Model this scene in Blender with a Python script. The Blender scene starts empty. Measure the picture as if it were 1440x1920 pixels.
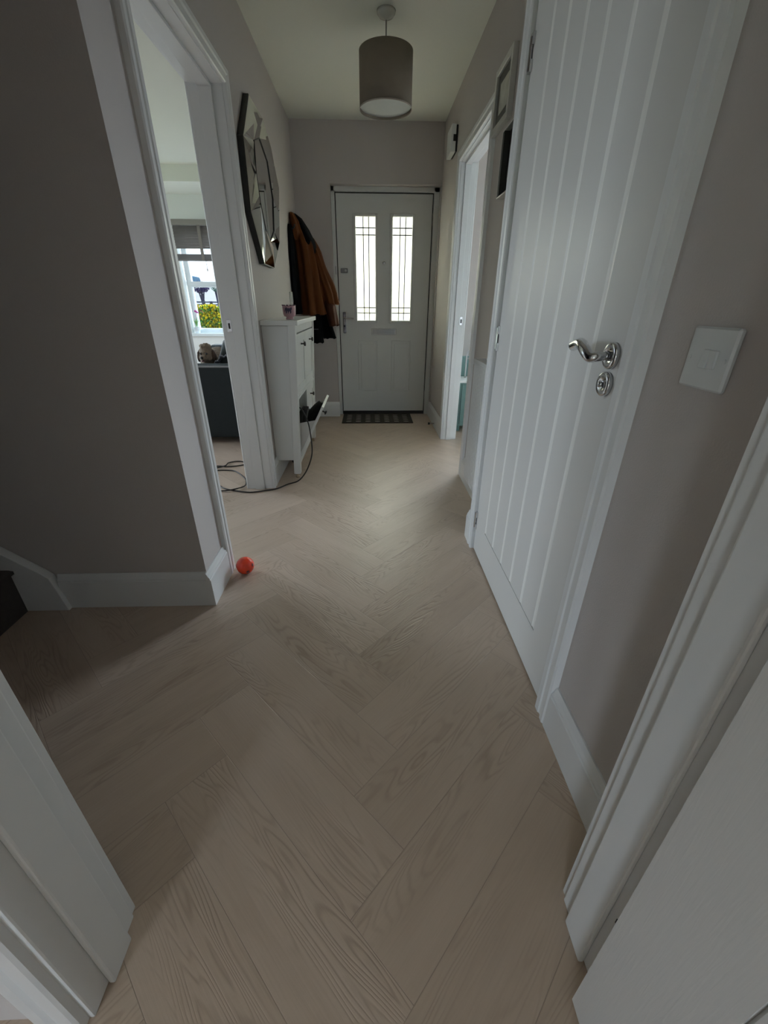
import bpy, bmesh, math, random
from mathutils import Vector, Matrix, noise
random.seed(7)
S = bpy.context.scene
C = S.collection
PI = math.pi

# ------------------------------------------------------------------ camera
cam = bpy.data.cameras.new('camera'); camo = bpy.data.objects.new('camera', cam); C.objects.link(camo)
cam.sensor_fit = 'HORIZONTAL'; cam.sensor_width = 36.0; cam.lens = 775.81 / 1440 * 36.0
cam.clip_start = 0.01; cam.clip_end = 300
CAM_R = Matrix(((0.99946741, 0.00983422, -0.03111557), (-0.03221258, 0.44982573, -0.89253525), (0.00521919, 0.89306221, 0.44990294)))
camo.matrix_world = Matrix.Translation((0, 0, 1.07)) @ CAM_R.to_4x4()
S.camera = camo

# ------------------------------------------------------------------ world, daylight portals, exposure
S.view_settings.view_transform = 'Standard'; S.view_settings.look = 'None'
S.view_settings.gamma = 1.0; S.view_settings.use_curve_mapping = False
S.view_settings.exposure = 0.0
S.cycles.diffuse_bounces = 8; S.cycles.max_bounces = 12; S.cycles.glossy_bounces = 4; S.cycles.transparent_max_bounces = 12
S.cycles.use_denoising = True
S.cycles.sample_clamp_indirect = 6.0; S.cycles.sample_clamp_direct = 2.0
W = bpy.data.worlds.new('overcast_sky'); S.world = W; W.use_nodes = True
nt = W.node_tree; nt.nodes.clear()
wo = nt.nodes.new('ShaderNodeOutputWorld'); bg = nt.nodes.new('ShaderNodeBackground')
tc = nt.nodes.new('ShaderNodeTexCoord'); sx = nt.nodes.new('ShaderNodeSeparateXYZ'); cr = nt.nodes.new('ShaderNodeValToRGB')
cr.color_ramp.elements[0].position = 0.48; cr.color_ramp.elements[0].color = (0.44, 0.49, 0.53, 1)
cr.color_ramp.elements[1].position = 0.60; cr.color_ramp.elements[1].color = (0.77, 0.885, 1.0, 1)
mz = nt.nodes.new('ShaderNodeMath'); mz.operation = 'MULTIPLY_ADD'; mz.inputs[1].default_value = 0.5; mz.inputs[2].default_value = 0.5
nt.links.new(tc.outputs['Generated'], sx.inputs[0]); nt.links.new(sx.outputs['Z'], mz.inputs[0]); nt.links.new(mz.outputs[0], cr.inputs[0])
nt.links.new(cr.outputs[0], bg.inputs['Color']); bg.inputs['Strength'].default_value = 44.0
nt.links.new(bg.outputs[0], wo.inputs['Surface'])
def portal(name, loc, rot, sx_, sy_):
    l = bpy.data.lights.new(name, 'AREA'); l.shape = 'RECTANGLE'; l.size = sx_; l.size_y = sy_
    l.cycles.is_portal = True
    o = bpy.data.objects.new(name, l); C.objects.link(o); o.location = loc; o.rotation_euler = rot; return o
# area lamps shine along local -Z
portal('daylight_front_door', (0.142, 4.56, 1.34), (-PI/2, 0, 0), 0.56, 0.92)
portal('daylight_bay_window', (-1.80, 6.40, 1.30), (-PI/2, 0, 0), 1.35, 1.35)
portal('daylight_side_room', (1.80, 4.60, 1.35), (-PI/2, 0, 0), 1.1, 1.6)
portal('daylight_added_window', (-4.36, 3.9, 1.55), (0, -PI/2, 0), 1.1, 1.5)  # invented side window, added to bring more daylight into living room and hall
portal('daylight_kitchen', (-1.625, -3.12, .95), (PI/2, 0, 0), .72, 1.2)

# ------------------------------------------------------------------ helpers
def lin(r, g, b): return tuple(((v/255)/12.92 if v/255 <= 0.04045 else ((v/255+0.055)/1.055)**2.4) for v in (r, g, b)) + (1,)
MATS = {}
def mat(name, col, rough=0.5, metal=0.0, bump=0.0, bscale=200, var=0.0, vscale=3.0, spec=0.5, coat=0.0, transmission=0.0):
    if name in MATS: return MATS[name]
    m = bpy.data.materials.new(name); m.use_nodes = True; n = m.node_tree; b = n.nodes['Principled BSDF']
    b.inputs['Base Color'].default_value = tuple(col[:3]) + (1,); b.inputs['Roughness'].default_value = rough
    b.inputs['Metallic'].default_value = metal; b.inputs['Specular IOR Level'].default_value = spec
    b.inputs['Coat Weight'].default_value = coat; b.inputs['Transmission Weight'].default_value = transmission
    t = n.nodes.new('ShaderNodeTexCoord')
    if bump:
        no = n.nodes.new('ShaderNodeTexNoise'); no.inputs['Scale'].default_value = bscale; no.inputs['Detail'].default_value = 3
        bu = n.nodes.new('ShaderNodeBump'); bu.inputs['Strength'].default_value = bump; bu.inputs['Distance'].default_value = 0.002
        n.links.new(t.outputs['Object'], no.inputs['Vector']); n.links.new(no.outputs[0], bu.inputs['Height']); n.links.new(bu.outputs[0], b.inputs['Normal'])
    if var:
        n2 = n.nodes.new('ShaderNodeTexNoise'); n2.inputs['Scale'].default_value = vscale; n2.inputs['Detail'].default_value = 4
        mx = n.nodes.new('ShaderNodeMix'); mx.data_type = 'RGBA'
        mx.inputs[6].default_value = tuple(c*(1-var) for c in col[:3])+(1,); mx.inputs[7].default_value = tuple(min(1, c*(1+var)) for c in col[:3])+(1,)
        n.links.new(t.outputs['Object'], n2.inputs['Vector']); n.links.new(n2.outputs[0], mx.inputs[0]); n.links.new(mx.outputs[2], b.inputs['Base Color'])
    MATS[name] = m; return m

WALL = mat('taupe_wall_paint', (0.475, 0.440, 0.420), 0.85, bump=0.25, bscale=260, var=0.02)
WALLW = mat('white_wall_paint', (0.80, 0.82, 0.80), 0.8, bump=0.2, bscale=260, var=0.015)
CEIL = mat('ceiling_paint', (0.74, 0.75, 0.68), 0.9, bump=0.2, bscale=220, var=0.015)
GLOSS = mat('white_gloss_wood', (0.68, 0.69, 0.69), 0.32, bump=0.08, bscale=60)
DOORW = mat('white_grained_door', (0.60, 0.595, 0.575), 0.38)
def grain_bump(m, scale=(40, 40, 2.5), strength=0.35):
    n = m.node_tree; b = n.nodes['Principled BSDF']; t = n.nodes.new('ShaderNodeTexCoord')
    mp = n.nodes.new('ShaderNodeMapping'); mp.inputs['Scale'].default_value = scale
    no = n.nodes.new('ShaderNodeTexNoise'); no.inputs['Scale'].default_value = 6; no.inputs['Detail'].default_value = 5; no.inputs['Distortion'].default_value = 0.6
    bu = n.nodes.new('ShaderNodeBump'); bu.inputs['Strength'].default_value = strength; bu.inputs['Distance'].default_value = 0.0015
    n.links.new(t.outputs['Object'], mp.inputs[0]); n.links.new(mp.outputs[0], no.inputs['Vector']); n.links.new(no.outputs[0], bu.inputs['Height']); n.links.new(bu.outputs[0], b.inputs['Normal'])
grain_bump(DOORW, strength=.14)
CHROME = mat('polished_chrome', (0.62, 0.62, 0.63), 0.12, 1.0)
SATIN = mat('satin_nickel', (0.42, 0.42, 0.42), 0.35, 1.0)
BLACK = mat('black_rubber', (0.012, 0.012, 0.012), 0.5)
DARK = mat('black_iron', (0.015, 0.013, 0.012), 0.4)
LEAD = mat('lead_came', (0.03, 0.035, 0.06), 0.5)
PLASTIC = mat('white_plastic', (0.68, 0.70, 0.69), 0.35)

def obj(name, bm, m, parent=None, smooth=False, bevel=0.0, seg=2):
    me = bpy.data.meshes.new(name)
    bmesh.ops.recalc_face_normals(bm, faces=bm.faces[:])
    bm.to_mesh(me); bm.free()
    for mm in (m if isinstance(m, (list, tuple)) else [m]): me.materials.append(mm)
    if smooth:
        for p in me.polygons: p.use_smooth = True
    o = bpy.data.objects.new(name, me); C.objects.link(o)
    if bevel:
        b = o.modifiers.new('bevel', 'BEVEL'); b.width = bevel; b.segments = seg; b.limit_method = 'ANGLE'; b.angle_limit = math.radians(40)
    if parent is not None:
        o.parent = parent
        o.matrix_parent_inverse = parent_world(parent).inverted()
    return o
def parent_world(p):
    M = p.matrix_basis.copy()
    if p.parent is not None: M = parent_world(p.parent) @ p.matrix_parent_inverse @ M
    return M
def thing(name, label, cat, loc=(0, 0, 0), group=None):
    o = bpy.data.objects.new(name, None); C.objects.link(o); o.location = loc; o.empty_display_size = 0.05
    o['label'] = label; o['category'] = cat
    if group: o['group'] = group
    return o
def tag(o, label, cat, group=None, kind=None):
    o['label'] = label; o['category'] = cat
    if group: o['group'] = group
    if kind: o['kind'] = kind
    return o
def struct(o): o['kind'] = 'structure'; return o
def BM(): return bmesh.new()
def box(bm, x0, x1, y0, y1, z0, z1, mi=0):
    v = [bm.verts.new((x, y, z)) for x in (x0, x1) for y in (y0, y1) for z in (z0, z1)]
    fs = []
    for a in ((0,1,3,2), (4,6,7,5), (0,4,5,1), (2,3,7,6), (0,2,6,4), (1,5,7,3)):
        f = bm.faces.new([v[i] for i in a]); f.material_index = mi; fs.append(f)
    return v
def boxb(*a): bm = BM(); box(bm, *a); return bm
def prism(bm, pts, axis, a0, a1):
    """pts: 2D polygon; axis 'x','y','z' extruded a0..a1. 2D coords are the remaining two axes in order."""
    def P(p, a):
        return {'x': (a, p[0], p[1]), 'y': (p[0], a, p[1]), 'z': (p[0], p[1], a)}[axis]
    A = [bm.verts.new(P(p, a0)) for p in pts]; B = [bm.verts.new(P(p, a1)) for p in pts]
    n = len(pts); bm.faces.new(A); bm.faces.new(B[::-1])
    for i in range(n): bm.faces.new((A[i], A[(i+1) % n], B[(i+1) % n], B[i]))
def tube(bm, pts, r, seg=10, caps=True):
    pts = [Vector(p) for p in pts]; rings = []
    R = r if isinstance(r, (list, tuple)) else [r]*len(pts)
    up = Vector((0, 0, 1)); prev = None
    for i, p in enumerate(pts):
        d = (pts[min(i+1, len(pts)-1)] - pts[max(i-1, 0)]).normalized()
        if prev is None:
            a = d.cross(up if abs(d.z) < .9 else Vector((1, 0, 0))).normalized()
        else:
            a = (prev - d * prev.dot(d)).normalized()
        prev = a; b = d.cross(a)
        rings.append([bm.verts.new(p + (a*math.cos(2*PI*k/seg) + b*math.sin(2*PI*k/seg))*R[i]) for k in range(seg)])
    for i in range(len(rings)-1):
        for k in range(seg): bm.faces.new((rings[i][k], rings[i][(k+1) % seg], rings[i+1][(k+1) % seg], rings[i+1][k]))
    if caps: bm.faces.new(rings[0][::-1]); bm.faces.new(rings[-1])
def spline(P, n=8):
    P = [Vector(p) for p in P]; out = []
    for i in range(len(P)-1):
        p0 = P[max(i-1, 0)]; p1 = P[i]; p2 = P[i+1]; p3 = P[min(i+2, len(P)-1)]
        for k in range(n):
            t = k/n; out.append(0.5*((2*p1) + (p2-p0)*t + (2*p0-5*p1+4*p2-p3)*t*t + (3*p1-p0-3*p2+p3)*t**3))
    out.append(P[-1]); return out
def lathe(bm, prof, center=(0, 0, 0), axis='z', seg=32, cap=True):
    rings = []
    for r, h in prof:
        ring = []
        for k in range(seg):
            c, s = math.cos(2*PI*k/seg)*r, math.sin(2*PI*k/seg)*r
            p = {'z': (c, s, h), 'x': (h, c, s), 'y': (c, h, s)}[axis]
            ring.append(bm.verts.new(Vector(p)+Vector(center)))
        rings.append(ring)
    for i in range(len(rings)-1):
        for k in range(seg): bm.faces.new((rings[i][k], rings[i][(k+1) % seg], rings[i+1][(k+1) % seg], rings[i+1][k]))
    if cap: bm.faces.new(rings[0]); bm.faces.new(rings[-1][::-1])
def ell(bm, c, r, sub=3, rot=None):
    M = Matrix.Translation(c) @ (rot.to_4x4() if rot else Matrix.Identity(4)) @ Matrix.Diagonal((r[0], r[1], r[2], 1))
    bmesh.ops.create_icosphere(bm, subdivisions=sub, radius=1, matrix=M)
def frame_sweep(bm, path, prof, nrm, outs):
    """mitred architrave: path of points, prof [(a,b)] a = away from opening, b = off the wall along nrm, outs = mitre vectors per path point"""
    rings = []
    for p, o in zip(path, outs):
        rings.append([bm.verts.new(Vector(p) + Vector(o)*a + Vector(nrm)*b) for a, b in prof])
    n = len(prof)
    for i in range(len(rings)-1):
        for k in range(n): bm.faces.new((rings[i][k], rings[i][(k+1) % n], rings[i+1][(k+1) % n], rings[i+1][k]))
    bm.faces.new(rings[0]); bm.faces.new(rings[-1][::-1])
ARCH = [(0, 0), (0, .014), (.004, .018), (.022, .018), (.026, .0145), (.034, .0145), (.040, .019), (.056, .020), (.062, .016), (.064, 0)]
def architrave_x(bm, x, nx, y0, y1, zt, z0=0.0):
    """on a wall of constant x; opening y0..y1"""
    frame_sweep(bm, [(x, y0, z0), (x, y0, zt), (x, y1, zt), (x, y1, z0)], ARCH, (nx, 0, 0), [(0, -1, 0), (0, -1, 1), (0, 1, 1), (0, 1, 0)])
def architrave_y(bm, y, ny, x0, x1, zt, z0=0.0):
    frame_sweep(bm, [(x0, y, z0), (x0, y, zt), (x1, y, zt), (x1, y, z0)], ARCH, (0, ny, 0), [(-1, 0, 0), (-1, 0, 1), (1, 0, 1), (1, 0, 0)])
SK = [(0, 0), (.018, 0), (.018, .118), (.015, .121), (.015, .127), (.010, .135), (.006, .145), (.004, .149), (0, .149)]
def skirt_x(bm, x, nx, y0, y1): prism(bm, [(x + nx*a, z) for a, z in SK], 'y', y0, y1)  # prism 'y' uses (x,z)
def skirt_y(bm, y, ny, x0, x1): prism(bm, [(y + ny*a, z) for a, z in SK], 'x', x0, x1)

XL, XR, XC = -0.634, 0.635, 0.500      # left wall, right wall, cupboard wall
YF, YS = 4.400, 1.335                  # far wall, stair wall
H = 2.390
ZT = 1.925                             # top of door openings

# ------------------------------------------------------------------ floor: herringbone planks
def floor_material():
    m = bpy.data.materials.new('pale_oak_herringbone'); m.use_nodes = True; n = m.node_tree; b = n.nodes['Principled BSDF']; L = n.links
    uv = n.nodes.new('ShaderNodeUVMap'); uv.uv_map = 'grain'
    lo = n.nodes.new('ShaderNodeUVMap'); lo.uv_map = 'local'
    at = n.nodes.new('ShaderNodeAttribute'); at.attribute_name = 'plank_rand'
    def mapn(sx_, sy_):
        k = n.nodes.new('ShaderNodeMapping'); k.inputs['Scale'].default_value = (sx_, sy_, 1); L.new(uv.outputs[0], k.inputs[0]); return k
    def noi(mp, sc, det=2, rough=0.5, dist=0.0):
        k = n.nodes.new('ShaderNodeTexNoise'); k.inputs['Scale'].default_value = sc; k.inputs['Detail'].default_value = det
        k.inputs['Roughness'].default_value = rough; k.inputs['Distortion'].default_value = dist; L.new(mp.outputs[0], k.inputs['Vector']); return k
    def math_(op, a, bv=None, c=None):
        k = n.nodes.new('ShaderNodeMath'); k.operation = op
        for i, v in enumerate((a, bv, c)):
            if v is None: continue
            if isinstance(v, (int, float)): k.inputs[i].default_value = v
            else: L.new(v, k.inputs[i])
        return k.outputs[0]
    n1 = noi(mapn(1.5, 11.0), 1.0, 2.0, 0.5, 0.3)
    rings = math_('SINE', math_('MULTIPLY', n1.outputs[0], 150.0))
    rings = math_('MULTIPLY_ADD', rings, 0.5, 0.5)
    rings = math_('POWER', rings, 3.0)
    big = noi(mapn(1.2, 5.0), 1.3, 2)
    mask = n.nodes.new('ShaderNodeMapRange'); mask.inputs[1].default_value = 0.42; mask.inputs[2].default_value = 0.62; L.new(big.outputs[0], mask.inputs[0])
    rings = math_('MULTIPLY', rings, mask.outputs[0])
    fine = noi(mapn(6.0, 160.0), 1.5, 4, 0.6)
    med = noi(mapn(1.5, 12.0), 1.5, 3)
    # tone = med*.35 + fine*.25 - rings*.35 + rand*.3
    t = math_('MULTIPLY_ADD', med.outputs[0], 0.45, math_('MULTIPLY', fine.outputs[0], 0.30))
    t = math_('SUBTRACT', t, math_('MULTIPLY', rings, 0.30))
    t = math_('ADD', t, math_('MULTIPLY_ADD', at.outputs['Fac'], 0.26, 0.08))
    ramp = n.nodes.new('ShaderNodeValToRGB'); e = ramp.color_ramp.elements
    e[0].position = 0.0; e[0].color = (0.31, 0.228, 0.168, 1); e[1].position = 1.0; e[1].color = (0.58, 0.468, 0.378, 1)
    L.new(t, ramp.inputs[0])
    # seams
    s = n.nodes.new('ShaderNodeSeparateXYZ'); L.new(lo.outputs[0], s.inputs[0])
    du = math_('MINIMUM', s.outputs[0], math_('SUBTRACT', 0.64, s.outputs[0]))
    dv = math_('MINIMUM', s.outputs[1], math_('SUBTRACT', 0.16, s.outputs[1]))
    d = math_('MINIMUM', du, dv)
    seam = n.nodes.new('ShaderNodeMapRange'); seam.inputs[1].default_value = 0.0; seam.inputs[2].default_value = 0.0011; L.new(d, seam.inputs[0])
    mx = n.nodes.new('ShaderNodeMix'); mx.data_type = 'RGBA'; mx.inputs[6].default_value = (0.30, 0.235, 0.185, 1)
    L.new(seam.outputs[0], mx.inputs[0]); L.new(ramp.outputs[0], mx.inputs[7]); L.new(mx.outputs[2], b.inputs['Base Color'])
    h = math_('ADD', math_('MULTIPLY', rings, -0.6), math_('MULTIPLY', fine.outputs[0], 0.35))
    h = math_('ADD', h, math_('MULTIPLY', seam.outputs[0], 0.8))
    bu = n.nodes.new('ShaderNodeBump'); bu.inputs['Strength'].default_value = 0.55; bu.inputs['Distance'].default_value = 0.0012
    L.new(h, bu.inputs['Height']); L.new(bu.outputs[0], b.inputs['Normal'])
    b.inputs['Roughness'].default_value = 0.37; b.inputs['Specular IOR Level'].default_value = 0.6
    return m
bm = BM(); uvg = bm.loops.layers.uv.new('grain'); uvl = bm.loops.layers.uv.new('local'); ra = bm.faces.layers.float.new('plank_rand')
w_, L_ = 0.16, 0.64; ox, oy = 0.065, 0.476; q = 1/math.sqrt(2)
def plank(u0, v0, horiz):
    du, dv = (L_, w_) if horiz else (w_, L_)
    cs = [(u0, v0), (u0+du, v0), (u0+du, v0+dv), (u0, v0+dv)]
    P = [(ox + (u-v)*q, oy + (u+v)*q) for u, v in cs]
    cx = sum(p[0] for p in P)/4; cy = sum(p[1] for p in P)/4
    if not (-4.3 < cx < 2.5 and -3.2 < cy < 6.1): return
    f = bm.faces.new([bm.verts.new((p[0], p[1], 0)) for p in P])
    r = random.random(); f[ra] = r; a, b_ = random.random()*50, random.random()*50
    loc = [(0, 0), (L_, 0), (L_, w_), (0, w_)] if horiz else [(0, 0), (0, w_), (L_, w_), (L_, 0)]
    for lp, c in zip(f.loops, loc): lp[uvl].uv = c; lp[uvg].uv = (c[0]+a, c[1]+b_)
for k in range(-60, 61):
    for j in range(-10, 11):
        plank(k*w_ + j*L_, k*w_ - j*L_, True); plank(k*w_ + j*L_, (k+1)*w_ - j*L_, False)
for f in box(bm, -4.3, 2.5, -3.2, 6.3, -0.06, -0.001, 1): pass
fl = obj('floor', bm, [floor_material(), mat('screed', (0.2, 0.19, 0.18), 0.9)]); struct(fl)

# ------------------------------------------------------------------ walls and ceiling
def multi(name, boxes, m, **kw):
    b = BM()
    for a in boxes: box(b, *a)
    return obj(name, b, m, **kw)
struct(multi('ceiling', [(-1.30, 2.5, .25, 6.0, H, H+.1), (-2.8, 2.5, -3.1, .25, H, H+.1), (-4.3, -1.30, 1.40, 5.70, H, H+.1), (-4.3, -.70, 5.70, 6.45, 2.244, 2.5), (-4.2, -1.2, .25, 1.40, 4.8, 4.9)], CEIL))
# left wall with the living room opening
LY0, LY1 = 1.590, 2.476
struct(multi('wall_left', [(-.779, XL, YS, LY0-.028, 0, H), (-.779, XL, LY1+.028, 5.75, 0, H), (-.779, XL, LY0-.028, LY1+.028, ZT+.028, H)], WALL))
struct(multi('wall_stair', [(-4.2, -.779, YS, YS+.12, 0, 4.85)], WALL))
struct(multi('wall_stair_end', [(-4.3, -4.2, .25, 1.46, 0, 4.85), (-1.32, -1.22, .25, 1.40, H, 4.85), (-4.2, -1.22, .26, .30, H, 4.85)], WALL))
# far wall with the front door opening
FX0, FX1, FZ = -.325, .628, 1.977
struct(multi('wall_far', [(XL, FX0, YF, 4.62, 0, H), (FX0, XR+.12, YF, 4.62, FZ, H), (FX1, XR+.12, YF, 4.62, 0, FZ),
                          (.735, 1.25, YF, 4.62, 0, H), (2.35, 2.5, YF, 4.62, 0, H), (1.25, 2.35, YF, 4.62, 0, .55), (1.25, 2.35, YF, 4.62, 2.15, H)], WALL))
# right wall
RY0, RY1 = 2.716, 3.538
struct(multi('wall_right', [(XR, .735, 1.82, RY0-.028, 0, H), (XR, .735, RY1+.028, YF, 0, H), (XR, .735, RY0-.028, RY1+.028, ZT+.028, H)], WALL))
struct(multi('wall_cupboard_front', [(XC, XR, 1.80, 1.83, 0, H), (XC, .62, 1.745, 1.80, 0, H), (XC, .62, .38, .806, 0, H), (XC, .62, .806, 1.745, 1.975, H)], WALL))
struct(multi('wall_cupboard', [(.62, 1.5, 1.70, 1.80, 0, H), (1.4, 1.5, .38, 1.8, 0, H), (.755, 2.5, 1.83, 1.95, 0, H), (2.4, 2.5, 1.95, 4.4, 0, H)], WALLW))
# kitchen wall (we look through its doorway)
KX0, KX1, KY0, KY1 = -.469, .379, .255, .388
struct(multi('wall_near', [(-4.2, KX0-.028, KY0, KY1, 0, H), (KX1+.028, 1.5, KY0, KY1, 0, H), (KX0-.028, KX1+.028, KY0, KY1, ZT+.028, H)], WALL))
struct(multi('wall_kitchen', [(-2.8, -2.64, -3.1, KY0, 0, H), (-2.64, -1.95, -3.1, -3.0, 0, H), (-1.30, 2.5, -3.1, -3.0, 0, H), (-1.95, -1.30, -3.1, -3.0, 1.38, H), (-1.95, -1.30, -3.1, -3.0, 0, .38), (2.4, 2.5, -3.0, KY0, 0, H)], WALL))
# living room shell with its bay
struct(multi('wall_living', [(-4.3, -4.2, 1.46, 3.2, 0, H), (-4.3, -4.2, 4.6, 6.3, 0, H), (-4.3, -4.2, 3.2, 4.6, 2.1, H), (-4.3, -4.2, 3.2, 4.6, 0, 1.0), (-.90, -.779, 5.70, 6.45, 0, 2.244), (-4.2, -2.44, 6.30, 6.46, 0, 2.244), (-1.12, -.90, 6.30, 6.46, 0, 2.244),
                             (-2.44, -1.12, 6.30, 6.46, 0, .655), (-2.44, -1.12, 6.30, 6.46, 1.98, 2.244)], WALLW))

# ------------------------------------------------------------------ linings, stops, architraves, skirtings
n_trim = [0]
def trim(bm, m=None, **kw):
    n_trim[0] += 1
    return struct(obj('trim_%d' % n_trim[0], bm, m or GLOSS, **kw))
def lining_x(x0, x1, y0, y1, s0, s1):
    """door lining around an opening in an x wall; stop between s0..s1"""
    b = BM()
    box(b, x0, x1, y0-.028, y0, 0, ZT+.028); box(b, x0, x1, y1, y1+.028, 0, ZT+.028); box(b, x0, x1, y0, y1, ZT, ZT+.028)
    box(b, s0, s1, y0, y0+.013, 0, ZT-.013); box(b, s0, s1, y1-.013, y1, 0, ZT-.013); box(b, s0, s1, y0, y1, ZT-.013, ZT)
    return b
tr = trim(lining_x(-.781, XL+.001, LY0, LY1, -.738, -.680), bevel=.0015)
b = BM(); architrave_x(b, XL, 1, LY0-.004, LY1+.004, ZT+.004); architrave_x(b, -.779, -1, LY0-.004, LY1+.004, ZT+.004); trim(b)
trw = trim(lining_x(XR-.001, .737, RY0, RY1, .662, .702), bevel=.0015)
b = BM(); architrave_x(b, XR, -1, RY0-.004, RY1+.004, ZT+.004); architrave_x(b, .735, 1, RY0-.004, RY1+.004, ZT+.004); trim(b)
# strike plates on the linings
def strike(name_parent, x0, x1, y, ny, z):
    o = obj('strike_plate', boxb(x0, x1, min(y, y+ny*.002), max(y, y+ny*.002), z-.03, z+.03), CHROME, name_parent, bevel=.002)
    obj('latch_hole', boxb((x0+x1)/2-.005, (x0+x1)/2+.005, min(y, y+ny*.003), max(y, y+ny*.003), z-.014, z+.014), BLACK, o)
strike(tr, -.768, -.744, LY1, -1, .957)
strike(trw, .707, .727, RY1, -1, .95)
# cupboard frame
CY0, CY1, CZ = .834, 1.717, 1.947
b = BM()
box(b, XC, .62, CY0-.028, CY0, 0, CZ+.028); box(b, XC, .62, CY1, CY1+.028, 0, CZ+.028); box(b, XC, .62, CY0, CY1, CZ, CZ+.028)
trim(b, bevel=.002)
b = BM(); architrave_x(b, XC, -1, CY0-.004, CY1+.004, CZ+.004); trim(b)
# kitchen door frame
b = BM()
for xa, xb, s in ((KX0-.028, KX0, 1), (KX1, KX1+.028, -1)):
    box(b, xa, xb, KY0-.002, .382, 0, ZT+.028)
box(b, KX0, KX1, KY0-.002, .382, ZT, ZT+.028)
box(b, KX0, KX0+.012, .292, .350, 0, ZT); box(b, KX1-.011, KX1, .292, .350, 0, ZT); box(b, KX0, KX1, .292, .350, ZT-.012, ZT)
kf = trim(b, bevel=.0035)
strike_b = BM(); box(strike_b, KX1-.001, KX1+.001, .272, .280, .20, .212)
obj('screw_slot', strike_b, BLACK, kf)
b = BM(); architrave_y(b, .382, 1, KX0-.006, KX1+.006, ZT+.006); trim(b)
b = BM(); architrave_y(b, KY0, -1, KX0-.010, KX1+.010, ZT+.010); trim(b)
# skirting boards
def base(side, parts):
    b = BM()
    for f, a in parts: f(b, *a)
    return struct(obj('baseboard_' + side, b, GLOSS))
base('left', [(skirt_x, (XL, 1, YS-.018, LY0-.068)), (skirt_x, (XL, 1, LY1+.068, YF))])
base('stair', [(skirt_y, (YS, -1, -1.19, XL))])
base('far', [(skirt_y, (YF, -1, XL, FX0+.008))])
base('right', [(skirt_x, (XR, -1, 1.83, RY0-.068)), (skirt_x, (XR, -1, RY1+.068, YF+.06)), (skirt_x, (XC, -1, 1.785, 1.848)), (skirt_x, (XC, -1, .388, CY0-.068))])
base('living', [(skirt_y, (6.30, -1, -4.2, -.9)), (skirt_x, (-.779, -1, LY1+.068, 5.7)), (skirt_x, (-4.2, 1, 1.46, 2.7)), (skirt_x, (-4.2, 1, 5.1, 6.3))])

# ------------------------------------------------------------------ front door (door_1)
GLASS = bpy.data.materials.new('obscured_leaded_glass'); GLASS.use_nodes = True
g = GLASS.node_tree; g.nodes.clear(); go = g.nodes.new('ShaderNodeOutputMaterial')
gt = g.nodes.new('ShaderNodeBsdfTransparent'); gt.inputs[0].default_value = (.99, .97, .84, 1)
gl = g.nodes.new('ShaderNodeBsdfTranslucent'); gl.inputs[0].default_value = (.98, .96, .81, 1)
gg = g.nodes.new('ShaderNodeBsdfGlossy'); gg.inputs['Roughness'].default_value = 0.15
m1 = g.nodes.new('ShaderNodeMixShader'); m1.inputs[0].default_value = 0.45
m2 = g.nodes.new('ShaderNodeMixShader'); m2.inputs[0].default_value = 0.05
g.links.new(gt.outputs[0], m1.inputs[1]); g.links.new(gl.outputs[0], m1.inputs[2]); g.links.new(m1.outputs[0], m2.inputs[1]); g.links.new(gg.outputs[0], m2.inputs[2]); g.links.new(m2.outputs[0], go.inputs[0])
CLEAR = bpy.data.materials.new('clear_window_glass'); CLEAR.use_nodes = True
g = CLEAR.node_tree; g.nodes.clear(); go = g.nodes.new('ShaderNodeOutputMaterial')
gt = g.nodes.new('ShaderNodeBsdfTransparent'); gt.inputs[0].default_value = (.94, .95, .96, 1)
gg = g.nodes.new('ShaderNodeBsdfGlossy'); gg.inputs['Roughness'].default_value = 0.02
m2 = g.nodes.new('ShaderNodeMixShader'); m2.inputs[0].default_value = 0.05
g.links.new(gt.outputs[0], m2.inputs[1]); g.links.new(gg.outputs[0], m2.inputs[2]); g.links.new(m2.outputs[0], go.inputs[0])

FDOOR = mat('white_composite_door', (0.62, 0.63, 0.61), 0.42); grain_bump(FDOOR, (60, 60, 4), .25)
DY = 4.500   # face of the door leaf
DX0, DX1, DZ0, DZ1 = -.286, .573, .034, 1.932
panes = [(-.119, .067), (.217, .404)]; PZ0, PZ1 = .917, 1.768
b = BM()
box(b, DX0, panes[0][0], DY, DY+.05, DZ0, DZ1); box(b, panes[0][1], panes[1][0], DY, DY+.05, DZ0, DZ1); box(b, panes[1][1], DX1, DY, DY+.05, DZ0, DZ1)
for a in panes: box(b, a[0], a[1], DY, DY+.05, DZ0, PZ0); box(b, a[0], a[1], DY, DY+.05, PZ1, DZ1)
door1 = struct(obj('door_1', b, FDOOR))
def ringframe(bm, x0, x1, z0, z1, w, ya, yb):
    box(bm, x0-w, x0, ya, yb, z0-w, z1+w); box(bm, x1, x1+w, ya, yb, z0-w, z1+w); box(bm, x0, x1, ya, yb, z0-w, z0); box(bm, x0, x1, ya, yb, z1, z1+w)
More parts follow.
